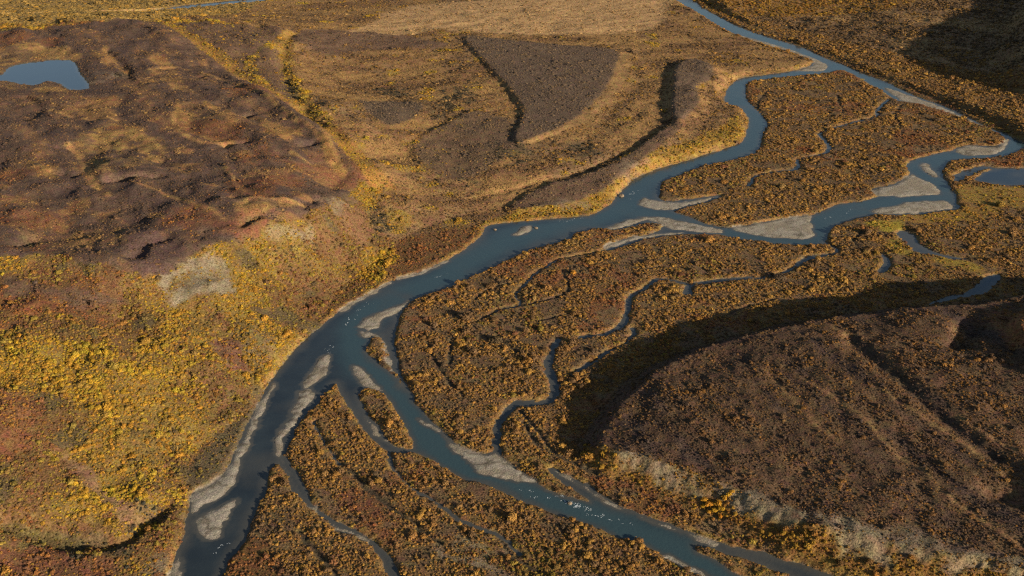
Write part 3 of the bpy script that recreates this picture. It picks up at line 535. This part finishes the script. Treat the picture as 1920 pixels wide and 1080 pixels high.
def water_material(name, col, rough, bump, turb):
    m, t, b = mat(name)
    geo = nn(t, 'ShaderNodeNewGeometry'); mp = nn(t, 'ShaderNodeMapping'); mp.inputs['Scale'].default_value = (1, 1, 1)
    t.links.new(geo.outputs['Position'], mp.inputs['Vector'])
    a = nn(t, 'ShaderNodeTexNoise'); a.inputs['Scale'].default_value = 0.05; a.inputs['Detail'].default_value = 4
    f = nn(t, 'ShaderNodeTexNoise'); f.inputs['Scale'].default_value = 0.45; f.inputs['Detail'].default_value = 3; f.inputs['Distortion'].default_value = 0.6
    t.links.new(mp.outputs[0], a.inputs['Vector']); t.links.new(mp.outputs[0], f.inputs['Vector'])
    dpt = nn(t, 'ShaderNodeAttribute', attribute_name='depth')
    mx = nn(t, 'ShaderNodeMix', data_type='RGBA'); mx.inputs[6].default_value = (*col, 1); mx.inputs[7].default_value = (col[0]*turb, col[1]*turb*0.97, col[2]*turb*0.9, 1)
    r = nn(t, 'ShaderNodeMapRange'); r.inputs['From Min'].default_value = 0.4; r.inputs['From Max'].default_value = 0.7; t.links.new(a.outputs['Fac'], r.inputs['Value'])
    t.links.new(r.outputs[0], mx.inputs[0])
    mx2 = nn(t, 'ShaderNodeMix', data_type='RGBA'); mx2.inputs[6].default_value = (0.075, 0.070, 0.056, 1)
    t.links.new(mx.outputs[2], mx2.inputs[7]); t.links.new(dpt.outputs['Fac'], mx2.inputs[0])
    sil = nn(t, 'ShaderNodeAttribute', attribute_name='silt_sheen'); mx3 = nn(t, 'ShaderNodeMix', data_type='RGBA'); mx3.inputs[7].default_value = (0.034, 0.062, 0.068, 1)
    t.links.new(mx2.outputs[2], mx3.inputs[6]); t.links.new(sil.outputs['Fac'], mx3.inputs[0])
    t.links.new(mx3.outputs[2], b.inputs['Base Color'])
    bp = nn(t, 'ShaderNodeBump'); bp.inputs['Strength'].default_value = bump; bp.inputs['Distance'].default_value = 0.12
    t.links.new(f.outputs['Fac'], bp.inputs['Height']); t.links.new(bp.outputs[0], b.inputs['Normal'])
    b.inputs['Roughness'].default_value = rough; b.inputs['IOR'].default_value = 1.33
    return m
M_RIVER = water_material('silty_river_water', (0.019, 0.026, 0.031), 0.12, 1.0, 1.5)
M_POND = water_material('still_pond_water', (0.022, 0.034, 0.048), 0.05, 0.06, 1.1)
def leaf_material(name):
    m, t, b = mat(name)
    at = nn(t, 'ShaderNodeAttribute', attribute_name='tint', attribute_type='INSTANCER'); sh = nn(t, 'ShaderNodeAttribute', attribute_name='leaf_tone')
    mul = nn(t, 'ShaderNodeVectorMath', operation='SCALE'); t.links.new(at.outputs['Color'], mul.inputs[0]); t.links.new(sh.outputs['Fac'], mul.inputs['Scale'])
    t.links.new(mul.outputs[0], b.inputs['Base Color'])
    b.inputs['Roughness'].default_value = 0.8; b.inputs['Specular IOR Level'].default_value = 0.15
    return m
M_LEAF = leaf_material('autumn_leaves')
mb, tb, bb = mat('shrub_stems'); bb.inputs['Base Color'].default_value = (0.09, 0.06, 0.04, 1); bb.inputs['Roughness'].default_value = 0.9
no = nn(tb, 'ShaderNodeTexNoise'); no.inputs['Scale'].default_value = 6
mixb = nn(tb, 'ShaderNodeMix', data_type='RGBA'); mixb.inputs[6].default_value = (0.05, 0.034, 0.024, 1); mixb.inputs[7].default_value = (0.14, 0.10, 0.07, 1)
tb.links.new(no.outputs['Fac'], mixb.inputs[0]); tb.links.new(mixb.outputs[2], bb.inputs['Base Color']); M_STEM = mb
mf, tf, bf = mat('white_water'); nf = nn(tf, 'ShaderNodeTexNoise'); nf.inputs['Scale'].default_value = 3
mixf = nn(tf, 'ShaderNodeMix', data_type='RGBA'); mixf.inputs[6].default_value = (0.35, 0.42, 0.45, 1); mixf.inputs[7].default_value = (0.75, 0.78, 0.78, 1)
tf.links.new(nf.outputs['Fac'], mixf.inputs[0]); tf.links.new(mixf.outputs[2], bf.inputs['Base Color']); bf.inputs['Roughness'].default_value = 0.6; M_FOAM = mf
ms, ts, bs = mat('river_boulder'); ns = nn(ts, 'ShaderNodeTexNoise'); ns.inputs['Scale'].default_value = 2.5; ns.inputs['Detail'].default_value = 5
mixs = nn(ts, 'ShaderNodeMix', data_type='RGBA'); mixs.inputs[6].default_value = (0.10, 0.07, 0.045, 1); mixs.inputs[7].default_value = (0.24, 0.18, 0.11, 1)
ts.links.new(ns.outputs['Fac'], mixs.inputs[0]); ts.links.new(mixs.outputs[2], bs.inputs['Base Color']); bs.inputs['Roughness'].default_value = 0.9; M_ROCK = ms

# ------------------------------------------------------------------ build ground, bars and water from the grid
def tag(o, label=None, cat=None, group=None, kind=None):
    if label: o['label'] = label
    if cat: o['category'] = cat
    if group: o['group'] = group
    if kind: o['kind'] = kind
    return o
Zg = Z.reshape(NY, NX)
gy, gx_ = np.gradient(Zg, axis=0), np.gradient(Zg, axis=1)
dyv = np.gradient(VY)[:, None]; dxv = np.gradient(UX)[None, :]*fan(VY)[:, None]
zx = gx_/dxv; slope_fan = np.where(VY+YO > 330, 1.0, 0.0)[:, None]*UX[None, :]
zy = gy/dyv - zx*slope_fan
NRM = np.stack([-zx, -zy, np.ones_like(zx)], -1); NRM /= np.linalg.norm(NRM, axis=-1, keepdims=True); NRM = NRM.reshape(-1, 3)
idx = np.arange(N).reshape(NY, NX)
quads = np.stack([idx[:-1, :-1], idx[:-1, 1:], idx[1:, 1:], idx[1:, :-1]], -1).reshape(-1, 4)
def cellmax(a): return a[quads].max(1)
def grid_mesh(name, sel, material, z=None, attrs=None, normals=True):
    q = quads[sel]; used, inv = np.unique(q, return_inverse=True); q = inv.reshape(-1, 4)
    co = np.stack([Xf[used], Yf[used], Z[used] if z is None else np.full(len(used), z)], -1)
    me = bpy.data.meshes.new(name)
    me.vertices.add(len(co)); me.vertices.foreach_set('co', co.ravel().astype(np.float32))
    me.loops.add(q.size); me.loops.foreach_set('vertex_index', q.ravel().astype(np.int32))
    me.polygons.add(len(q)); me.polygons.foreach_set('loop_start', (np.arange(len(q))*4).astype(np.int32))
    me.polygons.foreach_set('use_smooth', np.ones(len(q), bool)); me.update(calc_edges=True)
    if z is None:
        ca = me.color_attributes.new('cover', 'FLOAT_COLOR', 'POINT')
        ca.data.foreach_set('color', np.concatenate([colr[used], np.ones((len(used), 1))], 1).ravel().astype(np.float32))
        me.normals_split_custom_set_from_vertices(NRM[used].tolist())
    else:
        fs = me.attributes.new('silt_sheen', 'FLOAT', 'POINT'); fs.data.foreach_set('value', silt_sheen[used].astype(np.float32))
        fa = me.attributes.new('depth', 'FLOAT', 'POINT')
        fa.data.foreach_set('value', (np.clip((z-Z[used])/1.1, 0, 1)**0.7).astype(np.float32))
    me.materials.append(material)
    o = bpy.data.objects.new(name, me); COL.objects.link(o); return o
qb = bar[quads]; cell_bar = np.where((qb >= 0).sum(1) >= 2, qb.max(1), -1)
cx, cy = Xf[quads].mean(1), Yf[quads].mean(1)
q_fp, q_rh, q_t, q_fl, q_fr = d_fp[quads].mean(1), on_rh[quads].mean(1), TERR[quads].mean(1), FARL[quads].mean(1), FARR[quads].mean(1)
q_fh = np.where(d_fh < 259, 54-np.maximum(d_fh, 0)*0.62, -99)[quads].mean(1)
reg = np.zeros(len(quads), int)
reg[q_fp > 0] = 1; reg[(q_fp > 0) & (q_t > 0.5)] = 2; reg[(q_fp > 0) & (q_fr > 0.5)] = 3; reg[(q_fp > 0) & (q_fl > 0.5)] = 4
reg[(q_fp > 0) & (cy > 2000)] = 4
reg[(q_fp <= 0) & (q_rh > 0.5)] = 5; reg[(q_fh > 12) & (reg == 3)] = 6
reg[(q_fp > 0) & (cx > 0) & (reg == 1)] = 3
names = [('floodplain', 'brushy brown valley floor between the river channels', 'floodplain'), ('hillside', 'dark heath hill with golden slopes left of the river', 'hill'),
 ('terrace', 'tan tundra terrace between the left hill and the upper river', 'terrace'), ('far_slope', 'brown tundra slope beyond the upper right river', 'slope'),
 ('far_plain', 'far tundra plain behind the hill with the lake', 'plain'), ('bluff', 'dark flat-topped bluff with pale eroded foot at the lower right', 'hill'), ('shaded_hill', 'hill in deep shade in the top right corner', 'hill')]
for r, (nm, lab, cat) in enumerate(names):
    s = (reg == r) & (cell_bar < 0)
    if s.any(): tag(grid_mesh(nm, s, M_GROUND), lab, cat, kind='structure')
for i, (px, lab) in enumerate(BARS):
    s = cell_bar == i
    if s.any(): tag(grid_mesh('gravel_bar', s, M_GRAVEL), lab, 'gravel bar', 'gravel bars along the river', 'structure')
d_si = sd_path(path([(1180,385),(1100,415),(980,440),(900,480),(780,545),(690,590),(668,630),(690,680),(740,740),(800,820),(900,885),(1000,930),(1150,985),(1300,1050),(1400,1110)]), WX, WY, 60)
d_s2 = sd_path(path([(1290,10),(1400,60),(1560,122),(1480,138),(1400,150),(1380,180),(1420,230),(1400,275),(1300,305),(1210,340),(1180,385),(1100,415),(980,440),(850,500)]), WX, WY, 60)
d_s3 = sd_path(path([(1570,125),(1700,185),(1840,240),(1900,270),(1850,290),(1720,305),(1740,330),(1780,365),(1640,385),(1540,420),(1500,452),(1400,445),(1300,415),(1200,400)]), WX, WY, 60)
silt_sheen = np.maximum(0.75*(1-sstep(6, 26, np.minimum(d_s2, d_s3)+6*fbm(Xf, Yf, 30, 2, 233)))*sstep(0, 0.6, -Z), 0.85*(1-sstep(5, 22, d_si+4*fbm(Xf, Yf, 30, 2, 231)))*sstep(0, 0.8, -Z))  # lower branch silt; on upper reaches a sky sheen put into the colour
qw = wid[quads].max(1); qlow = np.where(wid == len(water_meta)-1, Z-LAKE_Z, Z)[quads].min(1)
for i, (nm, lab, cat) in enumerate(water_meta):
    s = (qw == i) & (qlow < 0.02)
    if s.any(): tag(grid_mesh(nm, s, M_RIVER if nm in ('river', 'creek', 'stream') else M_POND, LAKE_Z if nm == 'lake' else 0.0), lab, cat, kind='structure')

# ------------------------------------------------------------------ shrubs
PAL = {'flood': [(0.260,0.138,0.034),(0.222,0.110,0.032),(0.185,0.098,0.034),(0.305,0.165,0.034),(0.14,0.080,0.034),(0.27,0.132,0.030),(0.215,0.130,0.040)],
 'bluffdark': [(0.07,0.046,0.034),(0.055,0.038,0.030),(0.09,0.056,0.034),(0.12,0.07,0.032)],
 'paletan': [(0.33,0.205,0.09),(0.27,0.16,0.065),(0.22,0.125,0.05),(0.38,0.24,0.10)],
 'mesa': [(0.115,0.078,0.052),(0.085,0.060,0.044),(0.14,0.095,0.058),(0.17,0.11,0.055),(0.07,0.05,0.038)],
 'scree': [(0.19,0.15,0.095),(0.15,0.105,0.06),(0.22,0.13,0.04),(0.12,0.085,0.05)],
 'dark': [(0.045,0.040,0.022),(0.06,0.045,0.025),(0.035,0.032,0.022),(0.10,0.07,0.03)],
 'slope': [(0.26,0.145,0.024),(0.175,0.105,0.028),(0.22,0.105,0.024),(0.13,0.072,0.028),(0.22,0.15,0.026),(0.15,0.064,0.028),(0.10,0.066,0.03)],
 'gold': [(0.30,0.215,0.020),(0.35,0.205,0.017),(0.31,0.165,0.019),(0.28,0.190,0.022),(0.23,0.138,0.026),(0.31,0.152,0.019),(0.17,0.110,0.030),(0.11,0.077,0.030)],
 'rust': [(0.20,0.070,0.026),(0.17,0.075,0.030),(0.23,0.095,0.026),(0.13,0.062,0.032),(0.27,0.13,0.024)],
 'olive': [(0.13,0.09,0.028),(0.18,0.13,0.026),(0.10,0.07,0.028),(0.22,0.13,0.026)],
 'tan': [(0.245,0.145,0.055),(0.195,0.115,0.044),(0.29,0.172,0.058),(0.15,0.085,0.038),(0.25,0.128,0.034)],
 'brown': [(0.15,0.085,0.034),(0.11,0.066,0.032),(0.19,0.105,0.034),(0.085,0.056,0.030),(0.23,0.125,0.026)],
 'farleft': [(0.30,0.175,0.034),(0.20,0.135,0.04),(0.25,0.155,0.042),(0.12,0.085,0.034),(0.33,0.18,0.03)],
 'heath': [(0.10,0.062,0.038),(0.075,0.050,0.036),(0.125,0.070,0.038),(0.16,0.09,0.038)],
 'bluff': [(0.098,0.058,0.031),(0.076,0.048,0.029),(0.125,0.068,0.030),(0.15,0.082,0.028)],
 'bluff2': [(0.12,0.066,0.030),(0.16,0.08,0.028),(0.085,0.054,0.034),(0.21,0.10,0.024)],
 'orange': [(0.25,0.125,0.020),(0.21,0.095,0.020),(0.28,0.155,0.020),(0.15,0.078,0.024)]}
pals = list(PAL)
def shrub_mesh(name, leaves, seed, lsz, stems=4, core=True):
    r = random.Random(seed); v, f, tone, mi = [], [], [], []
    lob = [(r.uniform(-.45, .45), r.uniform(-.45, .45), r.uniform(.35, .62), r.uniform(.42, .66)) for _ in range(4)] + [(0, 0, .45, .68)]
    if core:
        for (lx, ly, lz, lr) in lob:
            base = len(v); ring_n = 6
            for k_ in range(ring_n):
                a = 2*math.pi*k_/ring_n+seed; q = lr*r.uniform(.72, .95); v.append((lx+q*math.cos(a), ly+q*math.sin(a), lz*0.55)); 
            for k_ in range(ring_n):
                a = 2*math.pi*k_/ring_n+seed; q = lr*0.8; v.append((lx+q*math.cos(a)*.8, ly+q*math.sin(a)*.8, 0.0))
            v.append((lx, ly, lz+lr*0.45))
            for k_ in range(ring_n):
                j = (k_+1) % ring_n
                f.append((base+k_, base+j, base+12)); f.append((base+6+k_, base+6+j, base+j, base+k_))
                tone += [0.55, 0.45]; mi += [0, 0]  # core added to block light; the shrub's inner shade put into its tone
    for k_ in range(leaves):
        lx, ly, lz, lr = lob[k_ % len(lob)]
        a = r.uniform(0, 2*math.pi); cz = r.uniform(-0.25, 1.0); sz = math.sqrt(max(0, 1-cz*cz)); q = lr*r.uniform(.78, 1.06)
        c = Vector((lx+q*sz*math.cos(a), ly+q*sz*math.sin(a), max(0.06, lz*0.62+q*cz*0.78)))
        nrm = Vector((sz*math.cos(a)+r.uniform(-.7, .7), sz*math.sin(a)+r.uniform(-.7, .7), cz+r.uniform(-.3, .9))).normalized()
        t1 = nrm.orthogonal().normalized(); t2 = nrm.cross(t1); s = lsz*r.uniform(.7, 1.35); rot = r.uniform(0, 6.28)
        e1 = t1*math.cos(rot)+t2*math.sin(rot); e2 = t2*math.cos(rot)-t1*math.sin(rot)
        b0 = len(v); v += [tuple(c-e1*s), tuple(c+e2*s*.55+nrm*s*.15), tuple(c+e1*s), tuple(c-e2*s*.55+nrm*s*.15)]
        f.append((b0, b0+1, b0+2, b0+3)); tone.append(r.uniform(.7, 1.3)); mi.append(0)
    for k_ in range(stems):
        a = r.uniform(0, 6.28); ex, ey, ez = .35*math.cos(a), .35*math.sin(a), r.uniform(.5, .75); b0 = len(v)
        for (x, y, z, w) in ((ex*.1, ey*.1, -.25, .035), (ex, ey, ez, .014)):
            v += [(x-w, y-w, z), (x+w, y-w, z), (x, y+w, z)]
        for j in range(3): f.append((b0+j, b0+(j+1) % 3, b0+3+(j+1) % 3, b0+3+j)); tone.append(1); mi.append(1)
    me = bpy.data.meshes.new(name); me.from_pydata(v, [], f); me.update()
    ta = me.attributes.new('leaf_tone', 'FLOAT', 'FACE'); ta.data.foreach_set('value', np.array(tone, np.float32))
    me.materials.append(M_LEAF); me.materials.append(M_STEM)
    me.polygons.foreach_set('material_index', np.array(mi, np.int32))
    return me
proto = bpy.data.collections.new('shrub_kinds')
for k_ in range(6):
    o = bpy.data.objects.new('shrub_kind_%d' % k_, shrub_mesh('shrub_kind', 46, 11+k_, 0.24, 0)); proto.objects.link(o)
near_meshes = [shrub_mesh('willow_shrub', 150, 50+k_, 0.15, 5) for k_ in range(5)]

# candidate sites, closer together towards the viewer
px_, py_ = [], []
y = 372.0
while y < 2350:
    s = 1.26*(1+(y-420)/850.0)
    hw0, hw1 = -0.47*y-130, 0.47*y+150
    xs = np.arange(hw0, hw1, s); px_.append(xs + rng.uniform(-.48, .48, len(xs))*s); py_.append(y + rng.uniform(-.48, .48, len(xs))*s); y += s
SX = np.concatenate(px_); SY = np.concatenate(py_)
def nearest(a):
    j = np.clip(np.searchsorted(VY, SY), 1, NY-1); j -= (SY-VY[j-1]) < (VY[j]-SY)
    u = SX/fan(VY[j]); i = np.clip(np.searchsorted(UX, u), 1, NX-1); i -= (u-UX[i-1]) < (UX[i]-u)
    return a[j*NX+i]
SZ = grid_height(SX, SY)
s_d = nearest(dens); s_w = nearest(d_w); s_b = nearest(d_bar); s_size = nearest(siz); s_n = fbm(SX, SY, 11, 2, 151); s_n2 = fbm(SX, SY, 34, 2, 161)
lay = np.zeros(len(SX), int)
for i, (w, c, dn, pal, sz) in enumerate(layers):
    ww = nearest(w); lay = np.where(rng.random(len(SX)) < ww, i, lay)
s_pal = np.array([pals.index(l[3]) for l in layers])[lay]
keep = rng.random(len(SX)) < np.clip(s_d*(1.0+0.55*s_n), 0, 1)
keep &= (s_w > np.where(nearest(wid) > 0, 0.25, 0.8)) & (nearest(d_lake) > 0.8) & ((s_b > 0.3) | (s_w > 3) | (rng.random(len(SX)) < 0.06)) & (SZ > 0.12)
SX, SY, SZ, s_pal, s_size, s_w, s_n2, s_n = [a[keep] for a in (SX, SY, SZ, s_pal, s_size, s_w, s_n2, s_n)]
ns_ = len(SX)
tint = np.zeros((ns_, 3))
for i, p in enumerate(pals):
    k_ = np.where(s_pal == i)[0]; c = np.array(PAL[p]); pick = np.clip((rng.random(len(k_))*0.6+0.4*(s_n2[k_]*0.8+0.5))*len(c), 0, len(c)-1).astype(int); tint[k_] = c[pick]
tint *= rng.uniform(.75, 1.25, (ns_, 1))
grow = 1+(SY-420)/1000.0
rad = s_size*np.exp(rng.normal(-0.08, .36, ns_))*0.87*grow*(1+0.35*s_n)*np.where(rng.random(ns_) < 0.03, 1.6, 1)
hgt = rad*rng.uniform(.75, 1.25, ns_)/np.sqrt(grow)
low = np.isin(s_pal, [pals.index(q) for q in ('heath', 'bluff', 'tan', 'mesa', 'scree')]); hgt = np.where(low, hgt*0.8, hgt)
hgt = np.where(s_w < 4, hgt*0.75, hgt)

g = bpy.data.node_groups.new('plant_thicket', 'GeometryNodeTree')
g.interface.new_socket('Geometry', in_out='INPUT', socket_type='NodeSocketGeometry'); g.interface.new_socket('Geometry', in_out='OUTPUT', socket_type='NodeSocketGeometry')
gi, go = g.nodes.new('NodeGroupInput'), g.nodes.new('NodeGroupOutput'); iop = g.nodes.new('GeometryNodeInstanceOnPoints')
ci = g.nodes.new('GeometryNodeCollectionInfo'); ci.inputs['Collection'].default_value = proto; ci.inputs['Separate Children'].default_value = True; ci.inputs['Reset Children'].default_value = True
def named(nm, dt):
    q = g.nodes.new('GeometryNodeInputNamedAttribute'); q.data_type = dt; q.inputs['Name'].default_value = nm; return q
nr, nsx, ni = named('turn', 'FLOAT_VECTOR'), named('size', 'FLOAT_VECTOR'), named('kind', 'INT')
g.links.new(gi.outputs[0], iop.inputs['Points']); g.links.new(ci.outputs[0], iop.inputs['Instance']); iop.inputs['Pick Instance'].default_value = True
g.links.new(ni.outputs[0], iop.inputs['Instance Index']); g.links.new(nr.outputs[0], iop.inputs['Rotation']); g.links.new(nsx.outputs[0], iop.inputs['Scale']); g.links.new(iop.outputs[0], go.inputs[0])
def thicket(name, k_, label, cat):
    if not len(k_): return
    me = bpy.data.meshes.new(name); me.vertices.add(len(k_)); me.vertices.foreach_set('co', np.stack([SX[k_], SY[k_], SZ[k_]-0.12], -1).ravel().astype(np.float32))
    def at(nm, typ, field, arr):
        a = me.attributes.new(nm, typ, 'POINT'); a.data.foreach_set(field, arr.ravel())
    m_ = len(k_)
    at('turn', 'FLOAT_VECTOR', 'vector', np.stack([rng.normal(0, .08, m_), rng.normal(0, .08, m_), rng.uniform(0, 6.28, m_)], -1).astype(np.float32))
    at('size', 'FLOAT_VECTOR', 'vector', np.stack([rad[k_]*rng.uniform(.85, 1.15, m_), rad[k_], hgt[k_]], -1).astype(np.float32))
    at('kind', 'INT', 'value', rng.integers(0, 6, m_).astype(np.int32))
    at('tint', 'FLOAT_COLOR', 'color', np.concatenate([tint[k_], np.ones((m_, 1))], 1).astype(np.float32))
    o = bpy.data.objects.new(name, me); COL.objects.link(o); md = o.modifiers.new('plants', 'NODES'); md.node_group = g
    tag(o, label, cat, kind='stuff'); return o

# ground pieces decide which thicket a plant belongs to; the 300 largest-looking of each of three kinds stand alone
def near_cell(a):
    j = np.clip(np.searchsorted(VY, SY)-1, 0, NY-2); i = np.clip(np.searchsorted(UX, SX/fan(SY))-1, 0, NX-2)
    return a[j*(NX-1)+i]
s_reg = near_cell(reg)
D = np.sqrt(SX**2+SY**2+(CAM_H-SZ)**2); dep = SY*CP+(CAM_H-SZ)*SP
ppx = 960+F*SX/dep; ppy = 540-F*((SZ-CAM_H)*CP+SY*SP)/dep
inside = (ppx > 4) & (ppx < 1916) & (ppy > 4) & (ppy < 1076)
appar = rad*np.sqrt(hgt/rad)/D*inside
golden = np.isin(s_pal, [pals.index(q) for q in ('gold', 'slope', 'olive')])
single = np.zeros(ns_, bool)
def colour_word(t):
    r, g_, b_ = t; q = g_/r
    if r < 0.12: return 'dark brown'
    if q > 0.62: return 'olive yellow'
    if q > 0.53: return 'golden yellow' if r > 0.26 else 'dull gold'
    if q > 0.46: return 'orange' if r > 0.22 else 'brown'
    return 'rust red'
def place_word(reg_, x, y_):
    if reg_ == 1:
        if y_ > 985: return 'below the dark gully, bottom left'
        if y_ > 850: return 'just above the dark gully, lower left' if x < 260 else 'on the bank beside the long gravel strip'
        if y_ > 690: return 'on the broad golden slope left of the river fork'
        if y_ > 560: return 'on the golden slope below the pale bare cliff'
        return 'high on the hill near the pale bare cliff'
    if reg_ == 0:
        if x < 322 or (x < 420 and y_ < 1000): return 'on the left bank'
        if 670 < x < 780 and 725 < y_ < 845: return 'on the midstream island'
        if x < 760 and y_ > 860 and (x-520)*0.95 < (y_-860): return 'between the left river and the grey side channel'
        if y_ > 700 and x < 1300 and (x-630)*0.62+718 < y_: return 'on the large island between the lower branches'
        if x > 1050 and y_ > 870: return 'beside the lower branch under the bluff'
        return 'in the thicket right of the fork'
    if y_ > 950: return 'near the bottom edge on the bluff'
    return 'on the dark top of the bluff' if d_ is None else ''
d_ = None
def singles(mask, count, name, label, cat, group, grow_by=1.15):
    k_ = np.where(mask & inside & ~single)[0]; k_ = k_[np.argsort(-appar[k_])][:count]; single[k_] = True
    for q in k_:
        o = bpy.data.objects.new(name, near_meshes[int(rng.integers(0, 5))]); COL.objects.link(o)
        o.location = (SX[q], SY[q], SZ[q]-0.1); o.rotation_euler = (0, 0, rng.uniform(0, 6.28)); o.scale = (rad[q]*grow_by, rad[q]*grow_by, hgt[q]*grow_by)
        o['tint'] = [float(t) for t in tint[q]]; tag(o, label % (colour_word(tint[q]), place_word(int(s_reg[q]), ppx[q], ppy[q])), cat, group)
singles((s_reg == 1) & golden & (tint[:, 0] > 0.2), 300, 'willow_shrub', 'rounded %s willow shrub %s', 'shrub', 'golden shrubs on the left slope')
singles((s_reg == 0), 300, 'birch_shrub', 'rounded %s birch shrub %s', 'shrub', 'brown shrubs on the valley floor')
singles((s_reg == 5) & ~np.isin(s_pal, [pals.index('heath'), pals.index('bluff')]), 120, 'heath_shrub', 'low %s heath shrub %s', 'shrub', 'shrubs on the bluff')
meta = [('birch_thicket', 'dense brown shrub thicket covering the valley floor'), ('willow_thicket', 'mixed gold and rust scrub covering the hill left of the river'), ('terrace_scrub', 'sparse low scrub on the tan terrace'),
 ('slope_scrub', 'brown scrub on the slope beyond the upper right river'), ('plain_scrub', 'yellow scrub on the far plain behind the hill'), ('heath_scrub', 'low dark heath on the bluff at the lower right'), ('shaded_scrub', 'scrub on the shaded far hill')]
for r, (nm, lab) in enumerate(meta): thicket(nm, np.where((s_reg == r) & ~single)[0], lab, 'scrub')

# ------------------------------------------------------------------ the golden clump on the bluff foot, other lone shrubs
def lone(px, py, r, t, name, label, group=None, hs=1.0):
    x, y = H(px, py); o = bpy.data.objects.new(name, near_meshes[int(rng.integers(0, 5))]); COL.objects.link(o)
    o.location = (x, y, grid_height(x, y)[0]-0.1); o.rotation_euler = (0, 0, rng.uniform(0, 6.28)); o.scale = (r, r, r*hs); o['tint'] = t; tag(o, label, 'shrub', group)
for (a, b, r) in [(1322,938,2.4),(1332,948,2.7),(1345,944,2.5),(1340,958,2.6),(1352,955,2.0),(1358,935,2.3),(1366,928,2.0),(1372,922,1.7),(1316,950,1.8),(1330,962,1.8),(1350,968,1.7)]:
    lone(a, b, r, [0.40*random.uniform(.85, 1.1), 0.20*random.uniform(.85, 1.1), 0.016], 'golden_shrub', 'bright golden shrub in the clump on the pale foot of the bluff', 'golden clump on the bluff foot', 1.0)
lone(1075, 512, 3.2, [0.36, 0.16, 0.02], 'orange_shrub', 'lone bright orange shrub in the thicket below the middle reach')
# ------------------------------------------------------------------ boulders and white water
def boulder(px, py, r, label):
    rr = random.Random(px); me = bpy.data.meshes.new('boulder'); v, f = [], []
    for i in range(5):
        ph = math.pi*i/4-math.pi/2
        for j in range(8):
            a = 2*math.pi*j/8; q = rr.uniform(.8, 1.15); v.append((r*q*math.cos(ph)*math.cos(a), .8*r*q*math.cos(ph)*math.sin(a), .6*r*q*math.sin(ph)))
    for i in range(4):
        for j in range(8): f.append((i*8+j, i*8+(j+1) % 8, (i+1)*8+(j+1) % 8, (i+1)*8+j))
    me.from_pydata(v, [], f); me.materials.append(M_ROCK); o = bpy.data.objects.new('boulder', me); COL.objects.link(o); x, y = P(px, py, 0)
    o.location = (x, y, 0.15*r); o.rotation_euler = (0, 0, rr.uniform(0, 6)); tag(o, label, 'boulder', 'boulders in the river')
boulder(1166, 368, 3.0, 'tan boulder islet standing in the river at the confluence')
boulder(1005, 428, 1.8, 'boulder just right of the small midstream islet')
boulder(928, 431, 1.5, 'boulder at the left end of the wide middle reach')
boulder(1068, 944, 1.6, 'boulder amid the whitest rapids of the lower branch')
def rapids(name, spots, label):
    v, f = [], []
    for (px, py, fx, fy, ln, wd, n_) in spots:       # a riffle lies along the current from (px, py) towards (fx, fy)
        a0 = Vector(P(px, py)); b0_ = Vector(P(fx, fy)); dirn = (b0_-a0).normalized(); nor = Vector((-dirn.y, dirn.x))
        for _ in range(n_):
            c = a0.lerp(b0_, random.random()) + nor*random.gauss(0, wd)
            for _q in range(random.randint(1, 4)):
                p = c + dirn*random.gauss(0, .9) + nor*random.gauss(0, .45); x, y = p.x, p.y
                if grid_height(x, y)[0] > -0.12: continue
                l, w, a = random.uniform(.25, .9)*ln, random.uniform(.07, .17), math.atan2(nor.y, nor.x)+random.gauss(0, .5); k0 = len(v); m_ = 7
                v.append((x, y, 0.07))
                for j in range(m_):
                    t = 2*math.pi*j/m_; q = random.uniform(.5, 1.25); ex, ey = l*q*math.cos(t), w*q*math.sin(t)
                    v.append((x+ex*math.cos(a)-ey*math.sin(a), y+ex*math.sin(a)+ey*math.cos(a), 0.012))
                for j in range(m_): f.append((k0, k0+1+j, k0+1+(j+1) % m_))
    me = bpy.data.meshes.new(name); me.from_pydata(v, [], f); me.materials.append(M_FOAM); o = bpy.data.objects.new(name, me); COL.objects.link(o); tag(o, label, 'rapids', kind='stuff')
rapids('rapids', [(1035,925,1110,958,0.8,1.6,18),(1055,938,1085,950,1.0,1.0,12),(1090,955,1190,985,.6,1.3,12),(960,915,1010,930,.5,1.5,5)], 'white rapids on the lower right branch of the river')
rapids('riffle', [(662,590,648,612,.9,1.6,8),(690,565,672,582,.6,2,5),(840,512,800,528,.6,1.5,5),(625,640,612,660,.6,2,5)], 'white flecks of broken water above the fork')
rapids('riffle', [(1110,404,1050,416,.7,1.5,9),(1192,355,1180,375,.8,2.5,10)], 'white riffle below the confluence of the upper rivers')
rapids('riffle', [(430,1015,395,1035,.8,1.2,4)], 'faint riffle around the brown gravel bar at lower left')
rapids('riffle', [(1600,392,1545,415,.7,2,9),(1560,462,1580,478,.7,1,6)], 'riffle beside the pale triangular gravel bar')
print('plants', ns_, 'grid', N)
